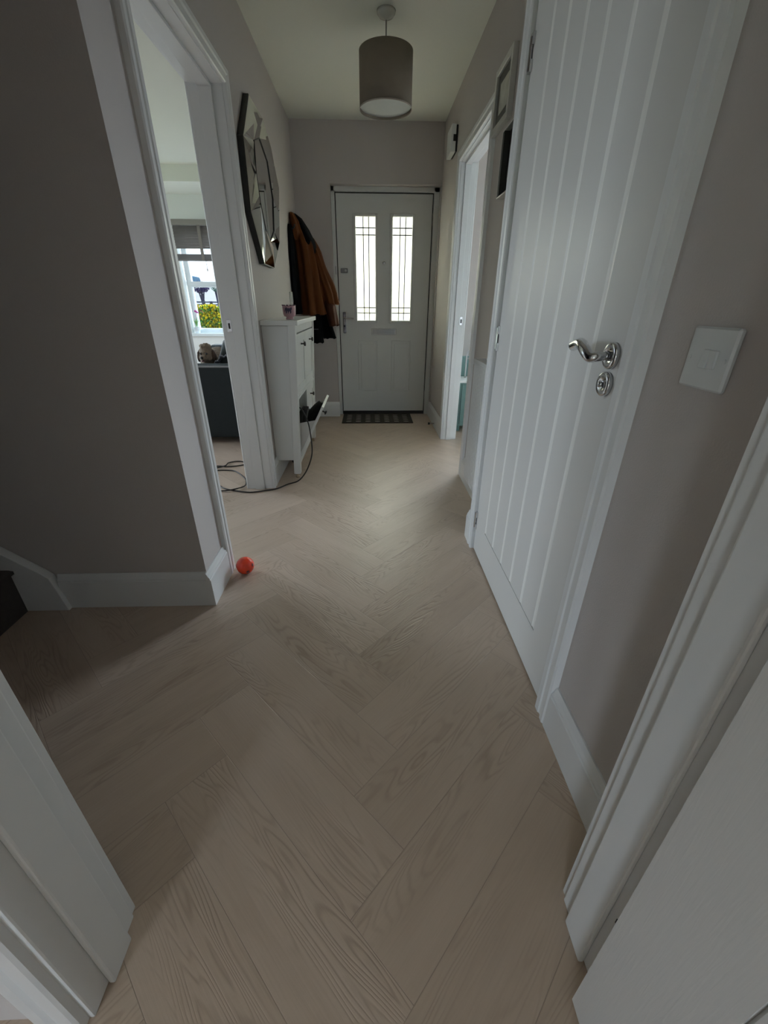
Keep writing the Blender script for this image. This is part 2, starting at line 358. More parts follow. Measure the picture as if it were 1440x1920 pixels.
for x0, x1 in panes:
    b = BM(); ringframe(b, x0+.004, x1-.004, PZ0+.004, PZ1-.004, .024, DY-.012, DY+.01); gf = obj('glazing_bead', b, FDOOR, door1, bevel=.005)
    pn = obj('glass_pane', boxb(x0-.004, x1+.004, DY+.018, DY+.024, PZ0-.004, PZ1+.004), GLASS, door1)
    b = BM(); wx = x1-x0; hz = PZ1-PZ0
    for f in (.386, .657): box(b, x0+wx*f-.0042, x0+wx*f+.0042, DY+.013, DY+.017, PZ0, PZ1)
    for f in (.10, .164, .864, .919): box(b, x0, x1, DY+.013, DY+.017, PZ1-hz*f-.0042, PZ1-hz*f+.0042)
    obj('leading', b, LEAD, door1)
    b = BM(); box(b, x0+wx*.40, x0+wx*.645, DY+.0135, DY+.0165, PZ1-hz*.915, PZ1-hz*.869)
    obj('bevel_cluster', b, GLASS, door1, bevel=.004)
for x0, x1 in ((-.105, .070), (.232, .410)):
    b = BM(); z0, z1 = .255, .728
    # raised and fielded panel: sunken moulding ring with a field
    ringframe(b, x0, x1, z0, z1, .012, DY-.006, DY+.002); 
    box(b, x0+.018, x1-.018, DY-.006, DY+.002, z0+.018, z1-.018)
    obj('raised_panel', b, FDOOR, door1, bevel=.005)
b = BM(); box(b, .020, .268, DY-.008, DY, .790, .848); lb = obj('letterbox', b, SATIN, door1, bevel=.004)
obj('letter_flap', boxb(.036, .252, DY-.013, DY-.008, .800, .838), mat('brushed_grey', (.30, .31, .31), .3, 1.0), lb, bevel=.003)
b = BM(); lathe(b, [(.0, -.006), (.010, -.006), (.012, -.003), (.012, 0)], (.143, DY, 1.410), 'y', 24, cap=False)
pv = obj('door_viewer', b, CHROME, door1, smooth=True)
# lever handle with long plate
b = BM(); box(b, -.257, -.229, DY-.010, DY, .803, .993); hp = obj('handle_plate', b, mat('dark_chrome', (.16, .16, .17), .22, 1.0), door1, bevel=.009, seg=3)
b = BM(); tube(b, spline([(-.243, DY-.008, .942), (-.243, DY-.045, .942), (-.225, DY-.055, .943), (-.150, DY-.052, .938)], 6), .0085, 10)
obj('lever', b, CHROME, hp, smooth=True)
b = BM(); lathe(b, [(0, -.010), (.007, -.010), (.007, -.016), (0, -.016)], (-.243, DY, .870), 'y', 16, cap=False); obj('lock_cylinder', b, BLACK, hp, smooth=True)
b = BM(); box(b, -.262, -.196, DY-.030, DY, 1.325, 1.362); nl = obj('night_latch', b, mat('grey_metal', (.20, .20, .21), .35, .9), door1, bevel=.004)
b = BM(); tube(b, [(-.215, DY-.028, 1.343), (-.215, DY-.042, 1.343)], .010, 14); obj('thumb_turn', b, SATIN, nl)
for z in (1.747, .989, .202):
    b = BM(); tube(b, [(.587, DY-.012, z-.045), (.587, DY-.012, z+.045)], .0095, 12); box(b, .590, .618, DY-.016, DY-.006, z-.036, z+.036)
    obj('hinge', b, FDOOR, door1)
# frame, gasket, threshold
b = BM(); fy0, fy1 = 4.476, 4.56
box(b, FX0, DX0-.009, fy0, fy1, 0, FZ); box(b, DX1+.009, FX1, fy0, fy1, 0, FZ); box(b, FX0, FX1, fy0, fy1, DZ1+.009, FZ)
frm = trim(b, FDOOR, bevel=.003)
b = BM(); box(b, DX0-.010, DX0, DY+.012, DY+.05, 0.01, DZ1+.010); box(b, DX1, DX1+.010, DY+.012, DY+.05, 0.01, DZ1+.010); box(b, DX0-.010, DX1+.010, DY+.012, DY+.05, DZ1, DZ1+.010); box(b, DX0-.006, DX1+.006, DY-.002, DY+.05, .0, DZ0-.002)
obj('gasket', b, BLACK, frm)
obj('latch_keep', boxb(-.312, -.300, fy0-.006, fy0, 1.312, 1.378), SATIN, frm, bevel=.002)
# front step outside
struct(obj('trim_20', boxb(-.45, .75, 4.62, 5.6, -.12, -.02), mat('paving_concrete', (.35, .34, .32), .9, var=.1)))

# ------------------------------------------------------------------ cupboard door (door_2), cottage style
b = BM(); x0, x1 = XC-.002, .534
st0, st1 = .975, 1.560; zb, zt_ = .168, 1.80; dy0, dy1, dz0, dz1 = .838, 1.712, .008, 1.943
box(b, x0, x1, dy0, st0-.0125, dz0, dz1); box(b, x0, x1, st1+.0065, dy1, dz0, dz1); box(b, x0, x1, st0-.0125, st1+.0065, dz0, zb); box(b, x0, x1, st0-.0125, st1+.0065, zt_, dz1)
# tongue-and-groove field
ng = 5; sp = (st1-st0)/ng; pts = [(x1, st0-.0125)]
for i in range(ng+1):
    y = st0+i*sp
    pts += [(x0, y-.0125), (x0+.0020, y-.0030), (x0+.0020, y+.0010), (x0, y+.0065)]
pts += [(x1, st1+.0065)]
prism(b, pts, 'z', zb+.004, zt_-.004)
box(b, x0+.005, x1, st0, st1, zb-.001, zb+.005); box(b, x0+.005, x1, st0, st1, zt_-.005, zt_+.001)
door2 = struct(obj('door_2', b, [DOORW, mat('groove_painted_highlight', (0.78, 0.775, 0.745), 0.35)]))
for pl in door2.data.polygons:      # smooth grooves get a lighter white, painted in for the light they catch
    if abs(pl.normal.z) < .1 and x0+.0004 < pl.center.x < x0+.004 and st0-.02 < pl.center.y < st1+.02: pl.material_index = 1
for z in (1.742, .952, .160):
    b = BM(); tube(b, [(XC-.008, 1.716, z-.038), (XC-.008, 1.716, z+.038)], .0055, 10)
    for k in (-.030, .030): box(b, XC-.010, XC-.001, 1.700, 1.732, z+k-.014, z+k+.014)
    obj('hinge', b, CHROME, door2)
# rose, lever, escutcheon
hy, hz_ = .884, .977
b = BM(); lathe(b, [(0.0, 0), (.026, 0), (.026, -.008), (.023, -.0105), (.010, -.011), (.010, -.010)], (x0, hy, hz_), 'x', 36, cap=False)
rose = obj('door_handle', b, CHROME, door2, smooth=True)
b = BM(); P = spline([(x0-.008, hy, hz_), (x0-.034, hy, hz_-.002), (x0-.044, hy+.010, hz_-.003), (x0-.046, hy+.034, hz_+.010), (x0-.040, hy+.070, hz_+.018), (x0-.034, hy+.112, hz_+.010)], 8)
tube(b, P, [.0085+.0030*min(1, k/(len(P)*.55)) for k in range(len(P))], 14); obj('lever', b, CHROME, rose, smooth=True)
b = BM(); lathe(b, [(0.0, 0), (.025, 0), (.025, -.008), (.0225, -.0105), (.013, -.0105), (.011, -.0085), (.0, -.0085)], (x0, hy, .921), 'x', 36, cap=False)
esc = obj('lock_escutcheon', b, CHROME, door2, smooth=True)
b = BM(); lathe(b, [(.0, -.009), (.007, -.009), (.006, -.017), (.0, -.018)], (x0, hy, .921), 'x', 20, cap=False); obj('thumb_turn', b, CHROME, esc, smooth=True)
obj('latch_edge', boxb(x0-.0005, x0+.012, dy0-.002, dy0+.001, .905, 1.0), BLACK, door2)

# ------------------------------------------------------------------ kitchen door (door_3), standing open along our right
b = BM(); kx = .3355
ky1, ky0 = .247, -.590
box(b, kx, kx+.036, ky0, ky0+.13, .008, 1.92); box(b, kx, kx+.036, ky1-.13, ky1, .008, 1.92); box(b, kx, kx+.036, ky0+.13, ky1-.13, .008, .17); box(b, kx, kx+.036, ky0+.13, ky1-.13, 1.79, 1.92)
pts = [(kx+.031, ky0+.13)]
for i in range(6):
    y = ky0+.13+i*(ky1-ky0-.26)/5
    pts += [(kx, y+.004), (kx+.005, y+.0005)] if i == 0 else ([(kx, y-.004), (kx+.005, y), ] if i == 5 else [(kx, y-.004), (kx+.005, y), (kx, y+.004)])
pts = pts[:1] + [(kx+.005, ky0+.13)] + pts[1:] + [(kx+.031, ky1-.13)]
prism(b, pts, 'z', .17, 1.79)
door3 = struct(obj('door_3', b, DOORW, bevel=.0015))
for z in (.16, .95, 1.76):
    b = BM(); tube(b, [(.377, .2475, z-.035), (.377, .2475, z+.035)], .005, 10); obj('hinge', b, CHROME, door3)

# ------------------------------------------------------------------ staircase (carpeted, rising to the left)
st = thing('staircase', 'dark carpeted staircase rising to the left beside the stair wall', 'staircase', (-1.33, .86, 0))
CARPET = mat('dark_brown_carpet', (.050, .042, .038), .95, bump=.9, bscale=500, var=.25, vscale=80)
b = BM(); prof = [(-1.33, 0)]; ris, goi = .190, .235
for i in range(12):
    z = (i+1)*ris; x = -1.33 - i*goi
    prof += [(x, z-.022), (x+.016, z-.016), (x+.016, z-.004), (x, z)]
    prof += [(x-goi, z)]
prof += [(-1.33-12*goi, 0)]
prism(b, prof, 'y', .45, 1.315); obj('stair_carpet', b, CARPET, st)
b = BM(); s = ris/goi
prism(b, [(-1.172, 0), (-1.200, .150), (-1.222, .172), (-4.0, .172+(4.0-1.222)*s), (-4.0, .02+(4.0-1.36)*s), (-1.345, 0)], 'y', 1.300, YS-.002)
obj('stair_string', b, GLOSS, st, bevel=.003)
b = BM(); prism(b, [(-1.172, 0), (-1.222, .172), (-4.0, .172+(4.0-1.222)*s), (-4.0, .02+(4.0-1.36)*s), (-1.345, 0)], 'y', .39, .45); obj('stair_string', b, GLOSS, st, bevel=.003)

# ------------------------------------------------------------------ pendant lamp
lamp = thing('pendant_lamp', 'taupe fabric drum pendant lamp hanging from the hall ceiling', 'lamp', (.101, 3.0, H))
SHADE = mat('taupe_lampshade_fabric', (.225, .195, .150), .85, bump=.6, bscale=700, var=.04, vscale=40)
lx, ly = .101, 3.0; lz0, lz1, lr = 2.012, 2.242, .141
b = BM(); lathe(b, [(lr-.003, lz0+.002), (lr, lz0), (lr, lz1), (lr-.003, lz1), (lr-.003, lz0+.002)], (lx, ly, 0), 'z', 72, cap=False)
obj('lamp_shade', b, SHADE, lamp, smooth=True)
b = BM(); lathe(b, [(lr-.001, lz0-.001), (lr+.001, lz0-.001), (lr+.001, lz0+.005), (lr-.001, lz0+.005), (lr-.001, lz0-.001)], (lx, ly, 0), 'z', 72, cap=False); obj('shade_rim', b, mat('pale_trim_tape', (.42, .38, .33), .7), lamp)
b = BM(); lathe(b, [(0, lz0+.012), (lr-.004, lz0+.012), (lr-.004, lz0+.016), (0, lz0+.016)], (lx, ly, 0), 'z', 72, cap=False); obj('diffuser', b, mat('grey_diffuser', (.36, .37, .35), .6), lamp)
b = BM(); tube(b, [(lx, ly, lz1-.05), (lx, ly, H-.02)], .0032, 8)
for a in range(3): tube(b, [(lx, ly, lz1-.02), (lx+lr*math.cos(a*2.094)*.99, ly+lr*math.sin(a*2.094)*.99, lz1-.006)], .002, 6)
obj('cord', b, mat('pale_cable', (.30, .29, .26), .5), lamp)
b = BM(); lathe(b, [(0, H-.034), (.006, H-.034), (.012, H-.030), (.036, H-.022), (.046, H-.010), (.048, H), (0, H)], (lx, ly, 0), 'z', 40, cap=False); obj('ceiling_rose', b, mat('glossy_white_plastic', (.62, .62, .55), .2), lamp, smooth=True)
b = BM(); tube(b, [(lx, ly, lz1-.10), (lx, ly, lz1-.04)], .017, 14); obj('bulb_holder', b, PLASTIC, lamp)

# ------------------------------------------------------------------ faceted mirror on the left wall
MIR = mat('mirror_glass', (.86, .88, .86), .02, 1.0)
mc = Vector((0, 3.035, 1.648)); mir = thing('wall_mirror', 'black edged mirror with angled mirror facets around its border on the left wall', 'mirror', (XL, mc.y, mc.z))
ocN = 8
outer = []; 
opx = [(2.857, 2.021), (3.169, 2.022), (3.400, 1.880), (3.462, 1.667), (3.342, 1.430), (3.090, 1.268), (2.808, 1.271), (2.611, 1.487), (2.632, 1.797)]
outer = opx
N = len(outer)
cen = (sum(p[0] for p in outer)/N, sum(p[1] for p in outer)/N)
b = BM()
A = [b.verts.new((XL+.002, y, z)) for y, z in outer]; B = [b.verts.new((XL+.030, y, z)) for y, z in outer]
b.faces.new(A); b.faces.new(B[::-1])
for i in range(N): b.faces.new((A[i], A[(i+1) % N], B[(i+1) % N], B[i]))
obj('backing_board', b, BLACK, mir)
def shrink(p, f): return (cen[0]+(p[0]-cen[0])*f, cen[1]+(p[1]-cen[1])*f)
b = BM()
inner = [(2.985, 1.880), (3.150, 1.818), (3.215, 1.650), (3.150, 1.475), (3.000, 1.400), (2.905, 1.450), (2.835, 1.560), (2.805, 1.690), (2.835, 1.830)]
rim = [b.verts.new((XL+.0325, *shrink(p, .99))) for p in outer]
inn = [b.verts.new((XL+.0385, y, z)) for y, z in inner]
for i in range(N):
    j = (i+1) % N
    for tri, hgt in (((rim[i], rim[j], inn[i]), .0470 + .006*(i % 3)), ((inn[i], rim[j], inn[j]), .0540 - .006*(i % 2))):
        cc = (tri[0].co+tri[1].co+tri[2].co)/3; c_ = b.verts.new((XL+hgt, cc.y, cc.z))
        for k in range(3): b.faces.new((tri[k], tri[(k+1) % 3], c_))
obj('faceted_border', b, MIR, mir)
b = BM(); ce = [b.verts.new((XL+.0375, y, z)) for y, z in inner]; b.faces.new(ce); 
cb = [b.verts.new((XL+.031, v.co.y, v.co.z)) for v in ce]; b.faces.new(cb[::-1])
for i in range(N): b.faces.new((ce[i], ce[(i+1) % N], cb[(i+1) % N], cb[i]))
obj('centre_glass', b, MIR, mir)
b = BM(); ring = [(XL+.0395, y, z) for y, z in inner]
tube(b, ring+[ring[0]], .0028, 6); obj('inner_edge', b, BLACK, mir)

# ------------------------------------------------------------------ shoe cabinet
CAB = mat('white_lacquer', (.70, .72, .71), .30, bump=.04, bscale=30)
cab = thing('shoe_cabinet', 'white tall narrow shoe cabinet with tilting compartments against the left wall', 'cabinet', (-.55, 3.09, 0))
cy0, cy1 = 2.655, 3.545
def fx(z): return -.478 + .046*z/.95          # front face leans out a little
def cabbox(bm, d0, d1, y0, y1, z0, z1, back=None):
    """box whose front face follows the cabinet front; d = distance behind the front"""
    v = []
    for d in (d1, d0):
        for y in (y0, y1):
            for z in (z0, z1):
                x = (fx(z)-d) if not (back is not None and d == d1) else back
                v.append(bm.verts.new((x, y, z)))
    for a in ((0,1,3,2), (4,6,7,5), (0,4,5,1), (2,3,7,6), (0,2,6,4), (1,5,7,3)): bm.faces.new([v[i] for i in a])
BK = -.632
for ya, yb in ((cy0, cy0+.02), (cy1-.02, cy1)):
    b = BM(); cabbox(b, .045, .1, ya+(.012 if ya < 3 else 0), yb-(0 if ya < 3 else .012), .125, .950, BK+.0); 
    for zz in (.955,): pass
    obj('side_panel', b, CAB, cab, bevel=.002)
for ya, yb in ((cy0, cy0+.045), (cy1-.045, cy1)):
    b = BM(); cabbox(b, .0, .045, ya, yb, .028, .955); obj('leg', b, CAB, cab, bevel=.002)
    b = BM(); ym = (ya+yb)/2; lathe(b, [(0, 0), (.015, 0), (.015, .007), (.007, .011), (.007, .030), (0, .030)], (fx(0)-.022, ym, 0), 'z', 20, cap=False)
    obj('foot', b, mat('brass_foot', (.5, .40, .28), .3, .9), cab, smooth=True)
b = BM(); cabbox(b, -.016, .0, cy0-.018, cy1+.018, .953, .980, BK+.001); obj('top_board', b, CAB, cab, bevel=.003)
b = BM(); cabbox(b, .006, .024, cy0+.045, cy1-.045, .908, .953); obj('top_rail', b, CAB, cab, bevel=.002)
b = BM(); cabbox(b, .002, .024, cy0+.045, cy1-.045, .516, .530); cabbox(b, .006, .024, cy0+.045, cy1-.045, .530, .538); obj('middle_rail', b, CAB, cab, bevel=.002)
b = BM(); cabbox(b, .004, .024, cy0+.045, cy1-.045, .085, .130); obj('bottom_rail', b, CAB, cab, bevel=.002)
b = BM(); cabbox(b, .024, .04, cy0+.02, cy1-.02, .12, .13, BK+.004); cabbox(b, .12, .13, cy0+.02, cy1-.02, .13, .955, BK+.002)
cabbox(b, .026, .04, (cy0+cy1)/2-.008, (cy0+cy1)/2+.008, .13, .955, BK+.002); obj('carcass', b, CAB, cab)
ymid = (cy0+cy1)/2
def knob(parent, x, y, z, ang=0):
    b = BM(); M = Matrix.Rotation(ang, 4, 'Y')
    tmp = BM(); lathe(tmp, [(0, 0), (.006, 0), (.0045, .006), (.0045, .018), (.014, .022), (.015, .027), (.011, .031), (0, .032)], (0, 0, 0), 'x', 24, cap=False)
    for v in tmp.verts: v.co = M @ v.co + Vector((x, y, z))
    return obj('knob', tmp, DARK, parent, smooth=True)
def panel_door(bm, y0, y1, z0, z1):
    w = .05
    cabbox(bm, .006, .022, y0, y0+w, z0, z1); cabbox(bm, .006, .022, y1-w, y1, z0, z1); cabbox(bm, .006, .022, y0+w, y1-w, z0, z0+w); cabbox(bm, .006, .022, y0+w, y1-w, z1-w, z1); cabbox(bm, .011, .020, y0+w, y1-w, z0+w, z1-w)
for ya, yb in ((cy0+.048, ymid-.002), (ymid+.002, cy1-.048)):
    b = BM(); panel_door(b, ya, yb, .541, .899); d = obj('compartment_front', b, CAB, cab, bevel=.0015)
    knob(d, fx(.83)-.006, (ya+yb)/2, .835)
# far lower front, closed
ya, yb = ymid+.002, cy1-.048
b = BM(); panel_door(b, ya, yb, .133, .513); d = obj('compartment_front', b, CAB, cab, bevel=.0015); knob(d, fx(.45)-.006, (ya+yb)/2, .445)
# near lower compartment, tilted open with its tray
ya, yb = cy0+.05, ymid-.004
hx, hz0 = fx(.14)-.012, .140; tilt = math.radians(27)
def T(x, z):     # local (outward, up) about the bottom hinge
    return (hx + x*math.cos(tilt) + z*math.sin(tilt), hz0 - x*math.sin(tilt) + z*math.cos(tilt))
def tbox(bm, x0_, x1_, y0_, y1_, z0_, z1_):
    v = []
    for x in (x0_, x1_):
        for y in (y0_, y1_):
            for z in (z0_, z1_):
                X, Z = T(x, z); v.append(bm.verts.new((X, y, Z)))
    for a in ((0,1,3,2), (4,6,7,5), (0,4,5,1), (2,3,7,6), (0,2,6,4), (1,5,7,3)): bm.faces.new([v[i] for i in a])
b = BM(); w = .05; hh = .375
tbox(b, 0, .016, ya, ya+w, 0, hh); tbox(b, 0, .016, yb-w, yb, 0, hh); tbox(b, 0, .016, ya+w, yb-w, 0, w); tbox(b, 0, .016, ya+w, yb-w, hh-w, hh); tbox(b, .003, .012, ya+w, yb-w, w, hh-w)
d = obj('compartment_front', b, CAB, cab, bevel=.0015); d['label'] = 'open tilted compartment front'
X, Z = T(.016, .30); knob(d, X, (ya+yb)/2, Z, tilt)
b = BM()
for y in (ya+.006, yb-.010):
    v1 = [T(-.001, .02), T(-.001, .27), T(-.035, .245), T(-.095, .20), T(-.120, .10), T(-.10, .03)]
    prism(b, v1, 'y', y, y+.004)
tbox(b, -.10, -.001, ya+.01, yb-.01, .02, .026)
obj('tray', b, mat('pale_grey_plastic', (.55, .55, .53), .4), cab)

# shoes in the open compartment
SHB = mat('black_shoe_fabric', (.012, .011, .011), .7, bump=.4, bscale=300); SHW = mat('white_shoe_sole', (.62, .64, .63), .5)
def shoe(name, label, loc, rot, upper, sole, group):
    t = thing(name, label, 'shoe', loc, group)
    M = Matrix.Translation(loc) @ rot
    secs = [(0, .030, .060), (.03, .038, .075), (.08, .036, .070), (.13, .040, .052), (.18, .045, .040), (.22, .038, .028), (.245, .016, .016)]
    b = BM(); rings = []
    for x, w2, hgt in secs:
        ring = []
        for k in range(16):
            a = 2*PI*k/16; yy = math.cos(a)*w2; zz = .022 + max(0, math.sin(a))*hgt + min(0, math.sin(a))*.006
            ring.append(b.verts.new(M @ Vector((x, yy, zz))))
        rings.append(ring)
    for i in range(len(rings)-1):
        for k in range(16): b.faces.new((rings[i][k], rings[i][(k+1) % 16], rings[i+1][(k+1) % 16], rings[i+1][k]))
    b.faces.new(rings[0]); b.faces.new(rings[-1][::-1]); obj('upper', b, upper, t, smooth=True)
    b = BM(); rings = []
    for x, w2, hgt in secs:
        rings.append([b.verts.new(M @ Vector((x*1.03-.004, s_*(w2+.004), z_))) for s_, z_ in ((-1, 0), (1, 0), (1, .022), (-1, .022))])
    for i in range(len(rings)-1):
        for k in range(4): b.faces.new((rings[i][k], rings[i][(k+1) % 4], rings[i+1][(k+1) % 4], rings[i+1][k]))
    b.faces.new(rings[0]); b.faces.new(rings[-1][::-1]); obj('sole', b, sole, t, bevel=.004)
    b = BM()
    for k in range(4):
        x = .085+k*.022; tube(b, [M @ Vector((x, -.022, .075-k*.009+.022)), M @ Vector((x+.006, 0, .092-k*.009+.010)), M @ Vector((x, .022, .075-k*.009+.022))], .003, 6)
    obj('laces', b, sole, t)
X, Z = T(-.07, .05)
def ry(a): return Matrix.Rotation(a, 4, 'Y')
def rz(a): return Matrix.Rotation(a, 4, 'Z')
shoe('shoe', 'black trainer with dark sole upright in the open cabinet compartment, nearest us', (-.470, 2.80, .205), ry(-1.35) @ rz(.2), SHB, SHB, None)
shoe('shoe', 'black and white trainer standing in the middle of the open compartment', (-.478, 2.92, .215), ry(-1.25) @ rz(2.9), SHB, SHW, None)
shoe('shoe', 'black shoe at the far end of the open cabinet compartment', (-.455, 3.02, .215), ry(-1.05), SHB, SHB, None)

# cable from the compartment over the floor into the living room
CABLE = mat('black_cable', (.012, .010, .009), .45)
pts = [(-.52, 2.78, .40), (-.480, 2.73, .455), (-.445, 2.697, .462), (-.406, 2.68, .384), (-.390, 2.66, .283), (-.388, 2.64, .18), (-.417, 2.62, .092), (-.453, 2.60, .035), (-.490, 2.58, .006), (-.545, 2.535, .005), (-.604, 2.462, .005), (-.667, 2.435, .005), (-.76, 2.408, .005), (-.865, 2.437, .005), (-.95, 2.480, .005), (-1.03, 2.58, .005), (-1.12, 2.70, .005), (-1.10, 2.79, .005), (-1.006, 2.796, .005), (-.944, 2.764, .005), (-.862, 2.653, .006), (-.828, 2.577, .007), (-.82, 2.50, .008), (-.87, 2.445, .010), (-.95, 2.43, .006), (-1.08, 2.46, .005), (-1.22, 2.60, .005), (-1.24, 2.80, .005), (-1.13, 2.88, .005), (-1.03, 2.87, .006), (-.957, 2.893, .005), (-.92, 2.926, .005), (-.94, 2.965, .005), (-1.00, 2.985, .005), (-1.055, 2.95, .006), (-1.06, 2.88, .009), (-1.12, 2.84, .006), (-1.22, 2.86, .005), (-1.35, 2.96, .005), (-1.5, 3.1, .005)]
b = BM(); tube(b, spline(pts, 7), .0042, 8); tag(obj('cable', b, CABLE, smooth=True), 'thin black cable trailing from the shoe cabinet across the doorway floor', 'cable')

# ------------------------------------------------------------------ pink pot with an animal motif on the cabinet
pot = thing('candle_pot', 'small pink pot with dark animal drawing on the shoe cabinet', 'pot', (-.492, 2.85, .980))
PINK = mat('pink_glaze', (.45, .27, .30), .3); b = BM()
cx_, cy_, cz_ = -.492, 2.85, .980
lathe(b, [(0, 0), (.024, 0), (.024, .006), (.020, .012), (.034, .018), (.038, .028), (.040, .060), (.040, .076), (.037, .076), (.036, .03), (0, .03)], (cx_, cy_, cz_), 'z', 40, cap=False)
obj('pot_body', b, PINK, pot, smooth=True)
# motif: small animal silhouette wrapped on the front
cells = ["..XX.....XX", ".XXXXXXXXXX", ".XXXXXXXXXX", "XXXXXXXXXX.", "X.XXXXXXXX.", "X.XX.XX.XX.", "..XX.X..XX.", "..X..X..X.."]
b = BM(); pw = .0042
for r_, row in enumerate(cells):
    for c_, ch in enumerate(row):
        if ch != 'X': continue
        z1 = .066 - r_*pw; z0 = z1 - pw; vs = []
        for (cc, zz) in ((c_, z0), (c_+1, z0), (c_+1, z1), (c_, z1)):
            a = -PI/2 - .62 + cc*pw/.040*1.0 + .05; vs.append((math.cos(a), math.sin(a), zz))
        A = [b.verts.new((cx_+c*.0392, cy_+s_*.0392, cz_+zz)) for c, s_, zz in vs]; B_ = [b.verts.new((cx_+c*.0408, cy_+s_*.0408, cz_+zz)) for c, s_, zz in vs]
        b.faces.new(A); b.faces.new(B_)
        for i in range(4): b.faces.new((A[i], A[(i+1) % 4], B_[(i+1) % 4], B_[i]))
obj('animal_motif', b, mat('dark_purple_ink', (.030, .020, .055), .5), pot)
b = BM()
for k in range(12):
    a = 2*PI*k/12; ell(b, (cx_+math.cos(a)*.039, cy_+math.sin(a)*.039, cz_+.0775), (.0045, .0045, .004), 1)
obj('beaded_rim', b, mat('deep_purple_glaze', (.10, .05, .08), .4), pot)

# switch plate beside the coats, light switch on the right
sw = thing('light_switch', 'white plastic switch plate on the left wall beside the coats', 'light switch', (XL, 3.80, 1.10))
obj('switch_plate', boxb(XL, XL+.012, 3.745, 3.835, 1.045, 1.150), PLASTIC, sw, bevel=.003); obj('rocker', boxb(XL+.012, XL+.017, 3.775, 3.790, 1.075, 1.115), PLASTIC, sw, bevel=.002)
obj('rocker', boxb(XL+.012, XL+.017, 3.795, 3.810, 1.075, 1.115), PLASTIC, sw, bevel=.002)
sw = thing('light_switch', 'white two gang light switch on the wall right of the cupboard door', 'light switch', (XC, .623, 1.0))
SWP = mat('switch_plastic', (.58, .60, .60), .3)
obj('switch_plate', boxb(XC-.010, XC, .579, .666, .958, 1.043), SWP, sw, bevel=.003, seg=1)
for ya, yb, t_ in ((.6165, .6295, 1), (.6025, .6155, -1)):
    b = BM(); prism(b, [(XC-.010, .988), (XC-.0125-(.003 if t_ > 0 else 0), .988), (XC-.0135, 1.001), (XC-.0125-(0 if t_ > 0 else .003), 1.013), (XC-.010, 1.013)], 'y', ya, yb); obj('rocker', b, SWP, sw, bevel=.0008)
for yy in (.588, .657):
    b = BM(); lathe(b, [(0, -.0095), (.003, -.0095), (.003, -.0110), (0, -.0110)], (XC, yy, 1.0005), 'x', 14, cap=False); obj('screw_cap', b, SWP, sw)

# ------------------------------------------------------------------ door chime on the right wall
ch = thing('door_chime', 'white wall box with black recess high on the right wall beside the far doorway', 'door chime', (XR, 3.86, 2.1))
obj('cover', boxb(.590, .622, 3.76, 3.95, 2.035, 2.190), PLASTIC, ch, bevel=.003)
b = BM(); box(b, .622, XR, 3.765, 3.945, 2.04, 2.185); box(b, .603, .625, 3.7585, 3.775, 2.095, 2.132); obj('backplate', b, BLACK, ch)

# ------------------------------------------------------------------ picture frames on the right wall
SILV = mat('silver_frame', (.62, .62, .60), .3, .7); MATB = mat('grey_mount', (.33, .33, .30), .8)
def picture(label, y0, y1, z0, z1, w, dep, inner):
    t = thing('picture_frame', label, 'picture frame', (XR, (y0+y1)/2, (z0+z1)/2))
    b = BM(); xx = XR-dep
    box(b, xx, XR-.001, y0, y0+w, z0, z1); box(b, xx, XR-.001, y1-w, y1, z0, z1); box(b, xx, XR-.001, y0+w, y1-w, z0, z0+w); box(b, xx, XR-.001, y0+w, y1-w, z1-w, z1)
    obj('frame', b, SILV, t, bevel=.002)
    return t, xx
t, xx = picture('square silver picture frame with pale print, higher of the two on the right wall', 2.385, 2.655, 1.805, 2.045, .026, .024, None)
obj('mount', boxb(XR-.012, XR-.004, 2.405, 2.635, 1.825, 2.025), mat('dark_mount', (.09, .09, .08), .7), t)
b = boxb(XR-.014, XR-.012, 2.455, 2.585, 1.870, 1.980)
PR = mat('faded_print', (.52, .52, .45), .7, var=.35, vscale=22); obj('print', b, PR, t)
t, xx = picture('dark box picture frame with silver edges beside the cupboard door, lower of the two', 2.10, 2.382, 1.510, 1.755, .006, .034, None)
obj('mount', boxb(XR-.010, XR-.004, 2.106, 2.376, 1.516, 1.749), BLACK, t)
obj('dark_inner', boxb(XR-.033, XR-.010, 2.350, 2.376, 1.516, 1.749), BLACK, t)
obj('print', boxb(XR-.012, XR-.010, 2.17, 2.31, 1.57, 1.69), PR, t)

# ------------------------------------------------------------------ radiator in the recess
rad = thing('radiator', 'white fluted panel radiator in the recess beside the cupboard door', 'radiator', (.58, 2.08, .16))
b = BM(); pts = [(.600, 1.875), (.552, 1.875)]; n_ = 20
for i in range(n_):
    y = 1.875 + (i)*(.385/n_); pts += [(.556, y+.002), (.545, y+.004), (.545, y+.015), (.556, y+.017)]
pts += [(.552, 2.260), (.600, 2.260)]
prism(b, pts, 'z', .165, .800); obj('panel', b, GLOSS, rad)
b = BM(); box(b, .543, .608, 1.872, 2.263, .800, .806)
for i in range(26): y = 1.878+i*.0148; box(b, .548, .602, y, y+.007, .806, .814)
box(b, .543, .547, 1.872, 2.263, .806, .818); box(b, .604, .608, 1.872, 2.263, .806, .818); box(b, .543, .608, 2.259, 2.263, .79, .818)
obj('top_grille', b, GLOSS, rad)
for ya in (1.93, 2.18): obj('bracket', boxb(.600, XR-.001, ya, ya+.03, .3, .7), GLOSS, rad)

# door stopper on the far right skirting
b = BM(); tube(b, [(.617, 3.93, .040), (.570, 3.93, .040)], .007, 12); ds = tag(obj('door_stop', b, CHROME), 'chrome door stop on the right skirting near the front door', 'door stop')
b = BM(); tube(b, [(.572, 3.93, .040), (.556, 3.93, .040)], .011, 14); obj('rubber_tip', b, BLACK, ds)

